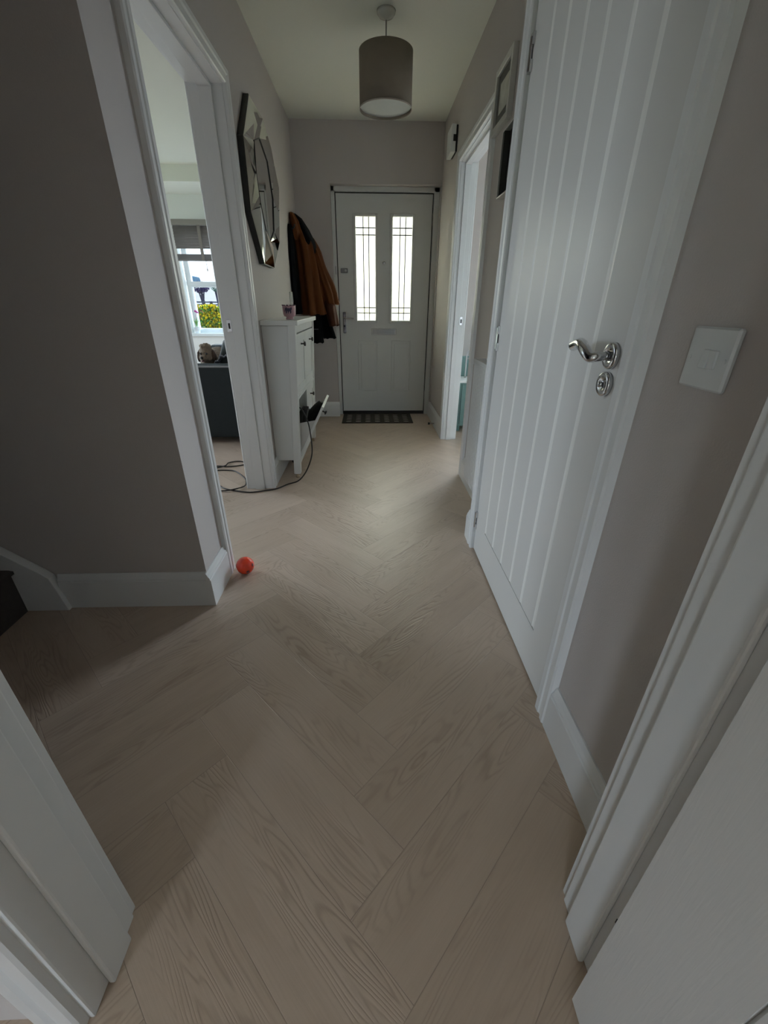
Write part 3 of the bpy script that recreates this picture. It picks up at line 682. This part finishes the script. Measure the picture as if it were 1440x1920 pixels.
# ------------------------------------------------------------------ door mat
m_ = thing('door_mat', 'dark brown rubber door mat with pale crescent pattern at the front door', 'door mat', (.08, 4.28, 0))
MATM = mat('mat_brown', (.030, .022, .017), .9, bump=.9, bscale=600)
obj('mat_base', boxb(-.283, .430, 4.090, 4.470, 0.0005, .009), MATM, m_, bevel=.003)
b = BM()
for i in range(7):
    for j in range(5):
        cx_ = -.215 + i*.096; cy_ = 4.135 + j*.066
        top = [(cx_+.026*math.cos(a), cy_+.014*math.sin(a)) for a in [PI + PI*k/10 for k in range(11)]]
        low = [(cx_+.026*math.cos(a), cy_+.002*math.sin(a)) for a in [2*PI - PI*k/10 for k in range(1, 10)]]
        prism(b, top+low, 'z', .0085, .0105)
obj('crescent_pattern', b, mat('mat_pale', (.50, .47, .40), .8), m_)

# ------------------------------------------------------------------ orange ball
ball = thing('toy_ball', 'small glossy orange plastic ball on the floor by the left doorway', 'ball', (-.556, 1.535, 0))
ORG = mat('orange_plastic', (.78, .045, .010), .18, coat=.4)
b = BM(); ell(b, (-.556, 1.538, .0385), (.0385,)*3, 4); obj('ball_shell', b, ORG, ball, smooth=True)
b = BM(); Cb = Vector((-.556, 1.538, .0385))
for d in ((.45, -.75, -.30), (-.45, -.70, -.45), (.1, -.5, -.85), (.8, -.2, .2), (-.8, -.3, .2)):
    d = Vector(d).normalized(); a = d.orthogonal().normalized(); c2 = d.cross(a)
    f = []
    for k in range(14): p = (d*math.cos(.20) + (a*math.cos(2*PI*k/14)+c2*math.sin(2*PI*k/14))*math.sin(.20)).normalized(); f.append(b.verts.new(Cb + p*.0388))
    cc = b.verts.new(Cb + d*.0393)
    for k in range(14): b.faces.new((f[k], f[(k+1) % 14], cc))
obj('grip_dimple', b, mat('dark_orange_hole', (.16, .012, .004), .3), ball)

# ------------------------------------------------------------------ coats on the left wall
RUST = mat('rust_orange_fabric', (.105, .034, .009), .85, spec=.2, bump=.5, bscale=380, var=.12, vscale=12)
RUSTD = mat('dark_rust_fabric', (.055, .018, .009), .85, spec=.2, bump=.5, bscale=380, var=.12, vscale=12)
NAVY = mat('navy_black_fabric', (.004, .0045, .006), 1.0, spec=.08, bump=.5, bscale=300)
def loft(name, levels, m, parent, folds=7, amp=.010, ph=0.0, seg=64, open_bottom=True, label=None, sub=6):
    """levels: (z, x0, x1, y0, y1, [tilt]); horizontal rounded sections with folds growing downward"""
    L2 = []
    for i in range(len(levels)-1):
        a, c = levels[i], levels[i+1]
        for k in range(sub):
            t = k/sub; t2 = t*t*(3-2*t) if False else t
            L2.append([a[j]+(c[j]-a[j])*t2 for j in range(5)])
    L2.append(list(levels[-1][:5]))
    b = BM(); rings = []; n = len(L2)
    for i, (z, xa, xb, ya, yb) in enumerate(L2):
        t = i/(n-1); ring = []
        for k in range(seg):
            a = 2*PI*k/seg; c, s_ = math.cos(a), math.sin(a)
            e = .75; rx = abs(c)**e*(1 if c >= 0 else -1); ry_ = abs(s_)**e*(1 if s_ >= 0 else -1)
            f = math.sin(folds*a+ph+1.3*math.sin(2*a)+t*1.1)*amp*(.25+t) + math.sin((folds*2+3)*a+2*ph)*amp*.35*t
            wv = .5*amp*noise.noise(Vector((c*2+ph, s_*2, z*7)))
            x = (xa+xb)/2 + rx*(xb-xa)/2 + c*(f+wv); y = (ya+yb)/2 + ry_*(yb-ya)/2 + s_*(f+wv)
            ring.append(b.verts.new((max(x, XL+.004), y, z + (.006*math.sin(5*a+ph) if i == n-1 else 0))))
        rings.append(ring)
    for i in range(n-1):
        for k in range(seg): b.faces.new((rings[i][k], rings[i][(k+1) % seg], rings[i+1][(k+1) % seg], rings[i+1][k]))
    b.faces.new(rings[0][::-1]); b.faces.new(rings[-1])
    o = obj(name, b, m, parent, smooth=True)
    if label: o['label'] = label
    return o
def hook(y, z, label):
    b = BM(); tube(b, spline([(XL, y, z), (XL+.03, y, z), (XL+.045, y, z+.012), (XL+.05, y, z+.03)], 5), .005, 8); lathe(b, [(0, .0), (.014, 0), (.014, .006), (0, .007)], (XL, y, z), 'x', 18, cap=False)
    return tag(obj('coat_hook', b, DARK, smooth=True), label, 'coat hook')
hook(4.16, 1.665, 'dark metal coat hook on the left wall under the rust jacket')
hook(3.98, 1.60, 'dark metal coat hook on the left wall under the black coat')
nav = thing('coat', 'black coat hanging against the left wall behind the rust jacket', 'coat', (XL, 4.05, 1.6))
loft('coat_body', [(1.625, -.632, -.615, 3.94, 4.00), (1.58, -.632, -.603, 3.90, 4.08), (1.40, -.632, -.598, 3.86, 4.14), (1.10, -.632, -.592, 3.84, 4.18), (.99, -.632, -.588, 3.86, 4.20)], NAVY, nav, 6, .006)
loft('sleeve', [(.99, -.53, -.44, 4.08, 4.19), (.96, -.525, -.435, 4.08, 4.20), (.86, -.520, -.432, 4.08, 4.20), (.745, -.512, -.425, 4.08, 4.20)], NAVY, nav, 3, .005, 1.0)
loft('sleeve', [(.99, -.48, -.39, 4.18, 4.28), (.96, -.470, -.370, 4.19, 4.29), (.88, -.450, -.345, 4.20, 4.30), (.775, -.425, -.318, 4.20, 4.30)], NAVY, nav, 3, .005, 2.0)
b = BM(); box(b, -.50, -.458, 4.077, 4.083, .858, .863); obj('cuff_tab', b, mat('grey_tab', (.10, .11, .11), .6), nav)
jk = thing('jacket', 'rust orange jacket with black shoulders hanging on the left wall', 'jacket', (XL, 4.15, 1.7))
loft('jacket_body', [(1.715, -.628, -.600, 4.14, 4.20), (1.68, -.628, -.560, 4.09, 4.22), (1.60, -.628, -.510, 4.05, 4.26), (1.50, -.600, -.470, 4.02, 4.30), (1.30, -.590, -.440, 4.01, 4.30), (1.12, -.583, -.425, 4.01, 4.30), (.980, -.580, -.412, 4.02, 4.30)], RUST, jk, 8, .026, .4)
loft('jacket_panel', [(1.56, -.54, -.465, 4.14, 4.24), (1.46, -.535, -.420, 4.12, 4.28), (1.30, -.505, -.365, 4.10, 4.32), (1.15, -.480, -.310, 4.10, 4.34), (1.06, -.460, -.292, 4.12, 4.34)], RUST, jk, 6, .022, 1.7)
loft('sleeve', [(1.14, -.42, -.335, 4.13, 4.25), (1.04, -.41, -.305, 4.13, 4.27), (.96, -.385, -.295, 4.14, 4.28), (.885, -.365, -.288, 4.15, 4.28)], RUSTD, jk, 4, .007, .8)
loft('shoulder_yoke', [(1.722, -.612, -.592, 4.12, 4.20), (1.69, -.605, -.548, 4.07, 4.24), (1.61, -.575, -.492, 4.04, 4.28), (1.53, -.550, -.452, 4.05, 4.31), (1.46, -.530, -.440, 4.07, 4.31), (1.43, -.50, -.452, 4.10, 4.29)], NAVY, jk, 4, .005, 2.2, label='black shoulder yoke')
loft('hood', [(1.715, -.628, -.600, 4.02, 4.10), (1.66, -.628, -.565, 3.99, 4.14), (1.58, -.626, -.545, 3.99, 4.15), (1.53, -.615, -.565, 4.02, 4.12)], RUST, jk, 5, .010, 3.0)

# ------------------------------------------------------------------ living room window (window_1), blind, sill, plant
UPVC = mat('white_upvc', (.72, .78, .80), .35)
b = BM(); wx0, wx1, wz0, wz1 = -2.42, -1.14, .690, 1.975
ya, yb = 6.36, 6.42
box(b, wx0, wx0+.065, ya, yb, wz0, wz1); box(b, wx1-.065, wx1, ya, yb, wz0, wz1); box(b, wx0, wx1, ya, yb, wz0, wz0+.06); box(b, wx0, wx1, ya, yb, wz1-.06, wz1)
for xm in (-1.93, -1.50): box(b, xm-.03, xm+.03, ya, yb, wz0, wz1)
box(b, wx0, -1.93, ya-.008, yb, 1.268, 1.318)
win = struct(obj('window_1', b, UPVC, bevel=.004))
obj('glass_pane', boxb(wx0+.04, wx1-.04, 6.385, 6.392, wz0+.03, wz1-.03), CLEAR, win)
obj('window_sill', boxb(-2.47, -1.09, 6.24, 6.36, .655, .690), UPVC, win, bevel=.004)
b = BM(); ringframe(b, -2.36, -1.96, .745, 1.25, .018, ya-.012, ya); obj('casement_bead', b, UPVC, win, bevel=.003)
bl = thing('venetian_blind', 'taupe wooden venetian blind half raised at the living room window', 'blind', (-1.78, 6.28, 1.97))
SL = mat('taupe_wood_slat', (.155, .140, .130), .5, var=.08, vscale=20)
obj('pelmet', boxb(-2.46, -1.10, 6.235, 6.262, 1.925, 1.985), mat('taupe_pelmet', (.23, .21, .185), .5), bl, bevel=.003)
b = BM()
for i in range(8):
    z = 1.908 - i*.030; prism(b, [(6.268, z-.018), (6.272, z-.019), (6.290, z+.018), (6.286, z+.019)], 'x', -2.44, -1.12)
box(b, -2.44, -1.12, 6.262, 6.300, 1.545, 1.560)
for i in range(11): box(b, -2.44, -1.12, 6.262, 6.300, 1.562+i*.0055, 1.565+i*.0055)
obj('slats', b, SL, bl)
for xt in (-2.115, -1.45):
    b = BM(); box(b, xt-.019, xt+.019, 6.2575, 6.2605, 1.545, 1.925); obj('ladder_tape', b, mat('taupe_tape', (.20, .18, .16), .8), bl)
b = BM(); tube(b, [(-2.085, 6.255, 1.92), (-2.082, 6.254, 1.46)], .0025, 6); tube(b, [(-2.082, 6.254, 1.46), (-2.082, 6.254, 1.43)], .007, 8); obj('pull_cord', b, SL, bl)
# flower on the sill
fp = thing('potted_flower', 'purple flower with green leaves in white pot on the living room windowsill', 'plant', (-2.37, 6.30, .69))
b = BM(); lathe(b, [(0, 0), (.032, 0), (.042, .075), (.038, .075), (.03, .01)], (-2.365, 6.30, .69), 'z', 24, cap=False); obj('pot', b, UPVC, fp, smooth=True)
b = BM()
for k in range(9):
    a = k*.7; hgt = .10+.02*(k % 3); r_ = .045+.01*(k % 2); base_ = Vector((-2.365, 6.30, .76)); tip = base_+Vector((math.cos(a)*r_, math.sin(a)*r_, hgt)); mid = base_+Vector((math.cos(a)*r_*.35, math.sin(a)*r_*.35, hgt*.6)); s_ = Vector((-math.sin(a), math.cos(a), 0))*.009
    v = [b.verts.new(base_), b.verts.new(mid+s_), b.verts.new(tip), b.verts.new(mid-s_)]; b.faces.new(v)
obj('leaves', b, mat('leaf_green', (.10, .22, .05), .6), fp)
b = BM(); tube(b, [(-2.365, 6.30, .76), (-2.355, 6.295, .90), (-2.335, 6.29, .955)], .0028, 6); fs = obj('stem', b, mat('stem_purple', (.22, .06, .16), .6), fp)
b = BM(); ell(b, (-2.345, 6.29, .965), (.020, .016, .014), 2); ell(b, (-2.325, 6.29, .950), (.020, .014, .010), 2); obj('bloom', b, mat('purple_petal', (.30, .04, .20), .6), fp, smooth=True)
# side room window and kitchen window (light enters here)
b = BM(); ringframe(b, 1.30, 2.30, .60, 2.10, .05, 4.48, 4.54); box(b, 1.78, 1.82, 4.48, 4.54, .60, 2.10); w2 = struct(obj('window_2', b, UPVC)); obj('glass_pane', boxb(1.28, 2.32, 4.505, 4.511, .58, 2.12), CLEAR, w2)
b = BM()
for (a0, a1, c0, c1) in ((-1.95, -1.91, .38, 1.38), (-1.34, -1.30, .38, 1.38), (-1.95, -1.30, .38, .42), (-1.95, -1.30, 1.34, 1.38)): box(b, a0, a1, -3.08, -3.03, c0, c1)
w3 = struct(obj('window_3', b, UPVC)); obj('glass_pane', boxb(-1.93, -1.32, -3.06, -3.054, .40, 1.36), CLEAR, w3)
b = BM()  # unseen living room side window, added for extra light through the doorway
for (a0, a1, c0, c1) in ((3.2, 3.26, 1.0, 2.1), (4.54, 4.6, 1.0, 2.1), (3.87, 3.93, 1.0, 2.1), (3.2, 4.6, 1.0, 1.06), (3.2, 4.6, 2.04, 2.1)): box(b, -4.29, -4.23, a0, a1, c0, c1)
w4 = struct(obj('added_window_4', b, UPVC)); obj('glass_pane', boxb(-4.262, -4.256, 3.23, 4.57, 1.03, 2.07), CLEAR, w4)

# ------------------------------------------------------------------ sofa, cushions, throw, dog
SLATE = mat('slate_sofa_fabric', (.020, .027, .030), .9, bump=.7, bscale=420, var=.10, vscale=30)
PIPE = mat('pale_grey_piping', (.30, .31, .32), .8)
so = thing('sofa', 'dark slate fabric sofa in the living room seen from its arm end', 'sofa', (-1.45, 4.3, 0))
def rb(name, x0_, x1_, y0_, y1_, z0_, z1_, m, p, bev=.03, seg=4):
    o = obj(name, boxb(x0_, x1_, y0_, y1_, z0_, z1_), m, p, bevel=bev, seg=seg)
    for pl in o.data.polygons: pl.use_smooth = True
    return o
rb('armrest', -1.86, -.90, 3.47, 3.62, .045, .628, SLATE, so, .022)
rb('armrest', -1.86, -.90, 5.25, 5.40, .045, .628, SLATE, so, .022)
rb('base_frame', -1.84, -.90, 3.62, 5.25, .06, .26, SLATE, so, .01)
rb('backrest', -.97, -.86, 3.62, 5.25, .25, .80, SLATE, so, .05)
for y0_ in (3.63, 4.44): rb('seat_cushion', -1.86, -.98, y0_, y0_+.80, .26, .44, SLATE, so, .035)
b = BM(); tube(b, [(-1.85, 3.472, .618), (-.91, 3.472, .618)], .0075, 8); tube(b, [(-1.85, 3.472, .05), (-1.85, 3.472, .618)], .006, 8); obj('piping', b, PIPE, so, smooth=True)
for x, y in ((-1.80, 3.54), (-.97, 3.54), (-1.80, 5.33), (-.97, 5.33)): obj('leg', boxb(x-.02, x+.02, y-.02, y+.02, 0, .048), BLACK, so)
def cushion(name, label, loc, size, rot, m, piping=True):
    t = thing(name, label, 'cushion', loc)
    M = Matrix.Translation(loc) @ rot; b = BM(); n = 14; V = {}
    for sd in (1, -1):
        for i in range(n+1):
            for j in range(n+1):
                u, v = 2*i/n-1, 2*j/n-1
                pf = (1-u**4)*(1-v**4); pinch = 1 - .06*(u*u*v*v)
                edge = i in (0, n) or j in (0, n)
                if sd == -1 and edge: V[(sd, i, j)] = V[(1, i, j)]; continue
                V[(sd, i, j)] = b.verts.new(M @ Vector((u*size[0]*pinch*(1-.05*(1-v*v)), sd*size[1]*pf**.55, v*size[2]*pinch*(1-.05*(1-u*u)))))
        for i in range(n):
            for j in range(n):
                b.faces.new((V[(sd, i, j)], V[(sd, i+1, j)], V[(sd, i+1, j+1)], V[(sd, i, j+1)]))
    o = obj('cushion_cover', b, m, t, smooth=True)
    if piping:
        pth = []
        for k in range(4*n):
            if k < n: i, j = k, 0
            elif k < 2*n: i, j = n, k-n
            elif k < 3*n: i, j = 3*n-k, n
            else: i, j = 0, 4*n-k
            u, v = 2*i/n-1, 2*j/n-1; pinch = 1-.06*(u*u*v*v)
            pth.append(M @ Vector((u*size[0]*pinch*(1-.05*(1-v*v)), 0, v*size[2]*pinch*(1-.05*(1-u*u)))))
        b = BM(); tube(b, pth+[pth[0]], .006, 6); obj('piping', b, PIPE, t, smooth=True)
    return t
GREY = mat('grey_green_cushion', (.075, .09, .088), .9, bump=.6, bscale=400); GREYD = mat('charcoal_cushion', (.034, .046, .048), .9, bump=.6, bscale=400)
cushion('cushion', 'grey cushion with pale piping upright behind the sofa arm, nearest the door frame', (-1.080, 3.70, .665), (.095, .045, .15), Matrix.Rotation(-.12, 4, 'Y') @ Matrix.Rotation(.10, 4, 'X'), GREYD)
cushion('cushion', 'dark grey cushion with pale piping between the dog and the upright cushion', (-1.195, 3.76, .655), (.070, .040, .12), Matrix.Rotation(.45, 4, 'Y') @ Matrix.Rotation(.25, 4, 'X'), GREY)
b = BM(); nx_, ny_ = 22, 8; g_ = [[None]*(ny_+1) for _ in range(nx_+1)]
for sd in (0, 1):
    for i in range(nx_+1):
        for j in range(ny_+1):
            u, v = i/nx_, j/ny_; x = -1.285+u*.18; y = 3.64+v*.10; z = .615+.075*math.sin(u*PI)*(1-.3*v)+.010*math.sin(u*22+v*3) - sd*.012
            g_[i][j] = (g_[i][j] or []) if sd == 0 else g_[i][j]
            g_[i][j].append(b.verts.new((x, y, z)))
for i in range(nx_):
    for j in range(ny_):
        for sd in (0, 1): b.faces.new((g_[i][j][sd], g_[i+1][j][sd], g_[i+1][j+1][sd], g_[i][j+1][sd]))
for i in range(nx_):
    for j in (0, ny_): b.faces.new((g_[i][j][0], g_[i+1][j][0], g_[i+1][j][1], g_[i][j][1]))
for j in range(ny_):
    for i in (0, nx_): b.faces.new((g_[i][j][0], g_[i][j+1][0], g_[i][j+1][1], g_[i][j][1]))
thr = mat('striped_throw', (.22, .22, .25), .95, bump=.8, bscale=200)
nn = thr.node_tree; wv = nn.nodes.new('ShaderNodeTexWave'); wv.inputs['Scale'].default_value = 22; wv.inputs['Distortion'].default_value = 1; tcx = nn.nodes.new('ShaderNodeTexCoord'); rp = nn.nodes.new('ShaderNodeValToRGB')
rp.color_ramp.elements[0].color = (.08, .09, .11, 1); rp.color_ramp.elements[1].color = (.36, .36, .39, 1); nn.links.new(tcx.outputs['Object'], wv.inputs[0]); nn.links.new(wv.outputs[0], rp.inputs[0]); nn.links.new(rp.outputs[0], nn.nodes['Principled BSDF'].inputs['Base Color'])
tag(obj('throw_blanket', b, thr, smooth=True), 'grey striped knitted throw bunched behind the sofa arm beside the dog', 'blanket')

FUR = mat('tan_curly_fur', (.17, .130, .092), .95, bump=1.0, bscale=120, var=.30, vscale=35)
dog = thing('dog', 'small tan curly haired dog resting its head behind the sofa arm, facing us', 'dog', (-1.40, 4.0, .44))
hx, hy_, hz_ = -1.350, 3.70, .692
b = BM()
ell(b, (hx, hy_, hz_), (.056, .058, .066)); ell(b, (hx, hy_, hz_+.050), (.044, .045, .030)); ell(b, (hx-.006, hy_-.055, hz_-.030), (.030, .045, .027))       # skull, topknot, muzzle
ell(b, (hx+.026, hy_-.025, hz_-.030), (.026, .03, .03)); ell(b, (hx-.030, hy_-.025, hz_-.030), (.024, .03, .03))
ell(b, (hx-.01, hy_+.10, hz_-.06), (.065, .10, .07)); ell(b, (hx-.04, hy_+.24, hz_-.10), (.10, .14, .11)); ell(b, (hx-.05, hy_+.42, hz_-.11), (.115, .17, .125)); ell(b, (hx-.05, hy_+.60, hz_-.12), (.12, .13, .115))
for sx_ in (-1, 1):
    tube(b, [(hx-.04+sx_*.07, hy_+.20, hz_-.14), (hx-.04+sx_*.07, hy_+.08, hz_-.21), (hx-.03+sx_*.06, hy_-.02, hz_-.222)], [.034, .026, .022], 12)
    ell(b, (hx-.03+sx_*.06, hy_-.03, hz_-.224), (.026, .034, .020))
    ell(b, (hx-.05+sx_*.12, hy_+.58, hz_-.17), (.06, .09, .065)); ell(b, (hx-.05+sx_*.14, hy_+.48, hz_-.222), (.028, .05, .022))
tube(b, [(hx-.05, hy_+.70, hz_-.10), (hx-.02, hy_+.80, hz_-.05), (hx+.02, hy_+.84, hz_+.01)], [.03, .024, .02], 10)
bd = obj('dog_body', b, FUR, dog, smooth=True)
rm = bd.modifiers.new('remesh', 'REMESH'); rm.mode = 'VOXEL'; rm.voxel_size = .0062; rm.use_smooth_shade = True
tx = bpy.data.textures.new('fur_curls', 'CLOUDS'); tx.noise_scale = .018; tx.noise_depth = 1
dm = bd.modifiers.new('curls', 'DISPLACE'); dm.texture = tx; dm.strength = .016; dm.mid_level = .45; dm.texture_coords = 'LOCAL'
EARM = mat('brown_ear_fur', (.065, .042, .028), .95, bump=1.0, bscale=120)
for sx_ in (-1, 1):
    b = BM(); ell(b, (hx+sx_*.060, hy_-.004, hz_-.018), (.017, .030, .048), 3, Matrix.Rotation(sx_*-.15, 3, 'Y'))
    o = obj('ear', b, EARM, dog, smooth=True); d_ = o.modifiers.new('curls', 'DISPLACE'); d_.texture = tx; d_.strength = .010
    b = BM(); ell(b, (hx-.004+sx_*.024, hy_-.058, hz_+.004), (.0085, .007, .0085), 2); obj('eye', b, BLACK, dog, smooth=True)
b = BM(); ell(b, (hx-.008, hy_-.103, hz_-.022), (.013, .010, .010), 2); obj('nose', b, BLACK, dog, smooth=True)
b = BM(); ell(b, (hx-.008, hy_-.088, hz_-.050), (.014, .010, .008), 2); obj('mouth', b, mat('dark_pink_mouth', (.10, .03, .03), .5), dog, smooth=True)

# ------------------------------------------------------------------ side room: teal toy kitchen
tk = thing('toy_kitchen', 'teal wooden toy kitchen with white worktop and tap in the side room', 'toy kitchen', (1.05, 3.95, 0))
TEAL = mat('teal_paint', (.10, .19, .175), .5)
TX0, TX1, TY0, TY1 = .80, 1.40, 3.80, 4.10
b = BM(); box(b, TX0, TX1, TY0+.012, TY1, .045, .440); obj('cabinet_body', b, TEAL, tk, bevel=.003)
for x in (TX0+.02, TX1-.02):
    for y in (TY0+.03, TY1-.03): obj('leg', boxb(x-.018, x+.018, y-.015, y+.015, 0, .046), TEAL, tk)
for xa, xb in ((TX0+.028, TX0+.285), (TX0+.315, TX1-.028)):
    d = obj('cupboard_door', boxb(xa, xb, TY0, TY0+.012, .065, .425), TEAL, tk, bevel=.003)
    b = BM(); lathe(b, [(0, -.022), (.011, -.022), (.012, -.015), (.005, -.010), (.005, 0)], (xa+.085 if xa < 1 else xb-.05, TY0, .300), 'y', 18, cap=False); obj('knob', b, DARK, d, smooth=True)
obj('worktop', boxb(TX0-.005, TX1+.005, TY0-.012, TY1+.004, .440, .458), PLASTIC, tk, bevel=.003)
obj('backsplash', boxb(TX0+.02, TX1-.02, TY1-.03, TY1, .458, .635), TEAL, tk, bevel=.003)
for k in range(3):
    b = BM(); ell(b, (.925+k*.03, TY1-.038, .615-k*.062), (.012, .008, .014), 2); obj('hook', b, SATIN, tk, smooth=True)
b = BM(); tube(b, spline([(.885, 3.98, .458), (.885, 3.98, .63), (.890, 3.975, .675), (.915, 3.965, .695), (.940, 3.955, .675), (.950, 3.95, .635)], 7), .0065, 10); obj('tap', b, SATIN, tk, smooth=True)

# ------------------------------------------------------------------ outside
GR = mat('pale_road', (.042, .042, .045), .9, spec=0.0, var=.08, vscale=2); PAVE = mat('pavement_slabs', (.05, .047, .045), .9, spec=0.0, var=.1)
struct(obj('ground', boxb(-60, 60, 4.62, 120, -.30, -.12), GR)); struct(obj('pavement', boxb(-30, 30, 8.6, 10.6, -.12, -.02), PAVE))
struct(obj('ground_back', boxb(-60, -2.8, -60, 4.62, -.30, -.12), mat('garden_grass', (.06, .09, .04), .95, var=.3, vscale=4)))
# yellow flowering shrubs in front of the window
LEAF = mat('shrub_leaf', (.009, .028, .005), .7, spec=0.0, var=.4, vscale=30); YEL = mat('yellow_petal', (.11, .085, .002), .7, spec=0.0)
def shrub(label, cx, cy, r, h, zb_, leafm, petalm, n1, n2, group=None, leaf=.035, low=.1, name='flowering_shrub'):
    t = thing(name, label, 'shrub', (cx, cy, zb_), group)
    for nm, m, n, sz in (('leaves', leafm, n1, leaf), ('blossom', petalm, n2, leaf*.85)):
        if n == 0: continue
        b = BM()
        for _ in range(n):
            a = random.random()*2*PI; el_ = random.random()**.5; rr = r*(.45+.55*random.random()); zz = zb_ + h*(low+(1-low)*el_)
            rad_ = rr*math.sqrt(max(.30, 1-(el_*.85)**4)); p = Vector((cx+math.cos(a)*rad_, cy+math.sin(a)*rad_, zz + (.01 if nm == 'blossom' else 0)))
            d1 = Vector((random.uniform(-1, 1), random.uniform(-1, 1), random.uniform(-.2, 1))).normalized(); d2 = d1.orthogonal().normalized()
            if nm == 'blossom':
                for q_ in range(3):
                    d3 = Matrix.Rotation(q_*2.1, 3, d1) @ d2
                    v = [b.verts.new(p), b.verts.new(p+(d3+d1*.3)*sz*.6+d3.cross(d1)*sz*.35), b.verts.new(p+(d3+d1*.5)*sz), b.verts.new(p+(d3+d1*.3)*sz*.6-d3.cross(d1)*sz*.35)]; b.faces.new(v)
            else:
                v = [b.verts.new(p), b.verts.new(p+d1*sz*.6+d2*sz*.3), b.verts.new(p+d1*sz*1.3), b.verts.new(p+d1*sz*.6-d2*sz*.3)]; b.faces.new(v)
        obj(nm, b, m, t)
    b = BM()
    for k in range(7): a = k*.9; tube(b, [(cx, cy, zb_), (cx+math.cos(a)*r*.35, cy+math.sin(a)*r*.35, zb_+h*.75)], .008, 5)
    obj('stems', b, mat('bark', (.05, .04, .03), .9), t)
    return t
shrub('leafy shrub covered in yellow flowers outside the window, middle one', -2.525, 7.38, .16, 1.12, -.12, LEAF, YEL, 2200, 1500, leaf=.05)
shrub('leafy shrub covered in yellow flowers outside the window, left one', -2.81, 7.35, .16, 1.12, -.12, LEAF, YEL, 2600, 1300, leaf=.05)
shrub('leafy shrub covered in yellow flowers outside the window, right one', -2.24, 7.35, .16, 1.13, -.12, LEAF, YEL, 2600, 1700, leaf=.05)
DL = mat('dark_purple_leaf', (.0035, .0028, .008), .8, spec=0.0); GL = mat('street_leaf', (.006, .014, .010), .8, spec=0.0)
def tree(label, x, y, h, r, lm, n):
    t = thing('street_tree', label, 'tree', (x, y, -.12))
    b = BM(); tube(b, [(x, y, -.12), (x+.03, y, h*.45), (x, y, h*.8)], [.10, .08, .04], 8); tube(b, [(x, y, h*.45), (x+r*.4, y, h*.75)], [.05, .02], 6); tube(b, [(x, y, h*.45), (x-r*.4, y, h*.78)], [.05, .02], 6); obj('trunk', b, mat('dark_trunk', (.004, .004, .006), .9, spec=0.0), t)
    b = BM()
    for _ in range(n):
        d1 = Vector((random.gauss(0, 1), random.gauss(0, 1), random.gauss(0, 1))).normalized(); p = Vector((x, y, h*.8)) + Vector((d1.x*r, d1.y*r, d1.z*r*.6))*random.random()**.4
        d2 = d1.orthogonal(); s_ = r*.10; v = [b.verts.new(p), b.verts.new(p+d1*s_+d2*s_*.5), b.verts.new(p+d1*s_*2), b.verts.new(p+d1*s_-d2*s_*.5)]; b.faces.new(v)
    obj('crown', b, lm, t)
tree('small dark leaved tree across the road seen through the window', -7.95, 22.5, 2.15, .36, DL, 700)
tree('green leaved tree across the road, right of the dark tree', -7.22, 22.5, 2.1, .22, GL, 500)
# low fence across the road and a parked car
FEN = mat('fence_paint', (.004, .005, .007), .9, spec=0.0)
fn = thing('fence', 'dark low rail fence across the road seen through the window', 'fence', (-7.5, 20, -.12))
for z in (1.06, .96): obj('rail', boxb(-12, -4, 20, 20.04, z, z+.05), FEN, fn)
for k in range(7): obj('post', boxb(-11.6+k*1.2, -11.50+k*1.2, 20.04, 20.12, -.12, 1.12), FEN, fn)
car = thing('car', 'blue grey parked car on the raised road beyond the window', 'car', (-18.1, 45, 2.6))
CARM = mat('blue_car_paint', (.008, .014, .020), .4, spec=0.0)
b = BM(); prism(b, [(-20.0, 2.75), (-20.0, 3.15), (-19.6, 3.3), (-19.2, 3.78), (-17.6, 3.80), (-16.9, 3.35), (-16.1, 3.2), (-16.0, 2.75)], 'y', 44.2, 45.8); obj('car_body', b, CARM, car, bevel=.08)
for ya in (44.19, 45.8):
    b = BM(); prism(b, [(-19.1, 3.35), (-18.85, 3.68), (-17.75, 3.70), (-17.2, 3.35)], 'y', ya, ya+.01); obj('side_window', b, mat('car_glass', (.004, .006, .008), .3), car)
for x in (-19.2, -16.8):
    for y in (44.15, 45.65):
        b = BM(); lathe(b, [(0, y), (.32, y), (.32, y+.2), (0, y+.2)], (x, 0, 2.92), 'y', 20, cap=False); obj('wheel', b, BLACK, car)
struct(obj('ground_bank', boxb(-60, 10, 40, 90, -.12, 2.6), mat('bank_gravel', (.05, .05, .05), .9, var=.1)))
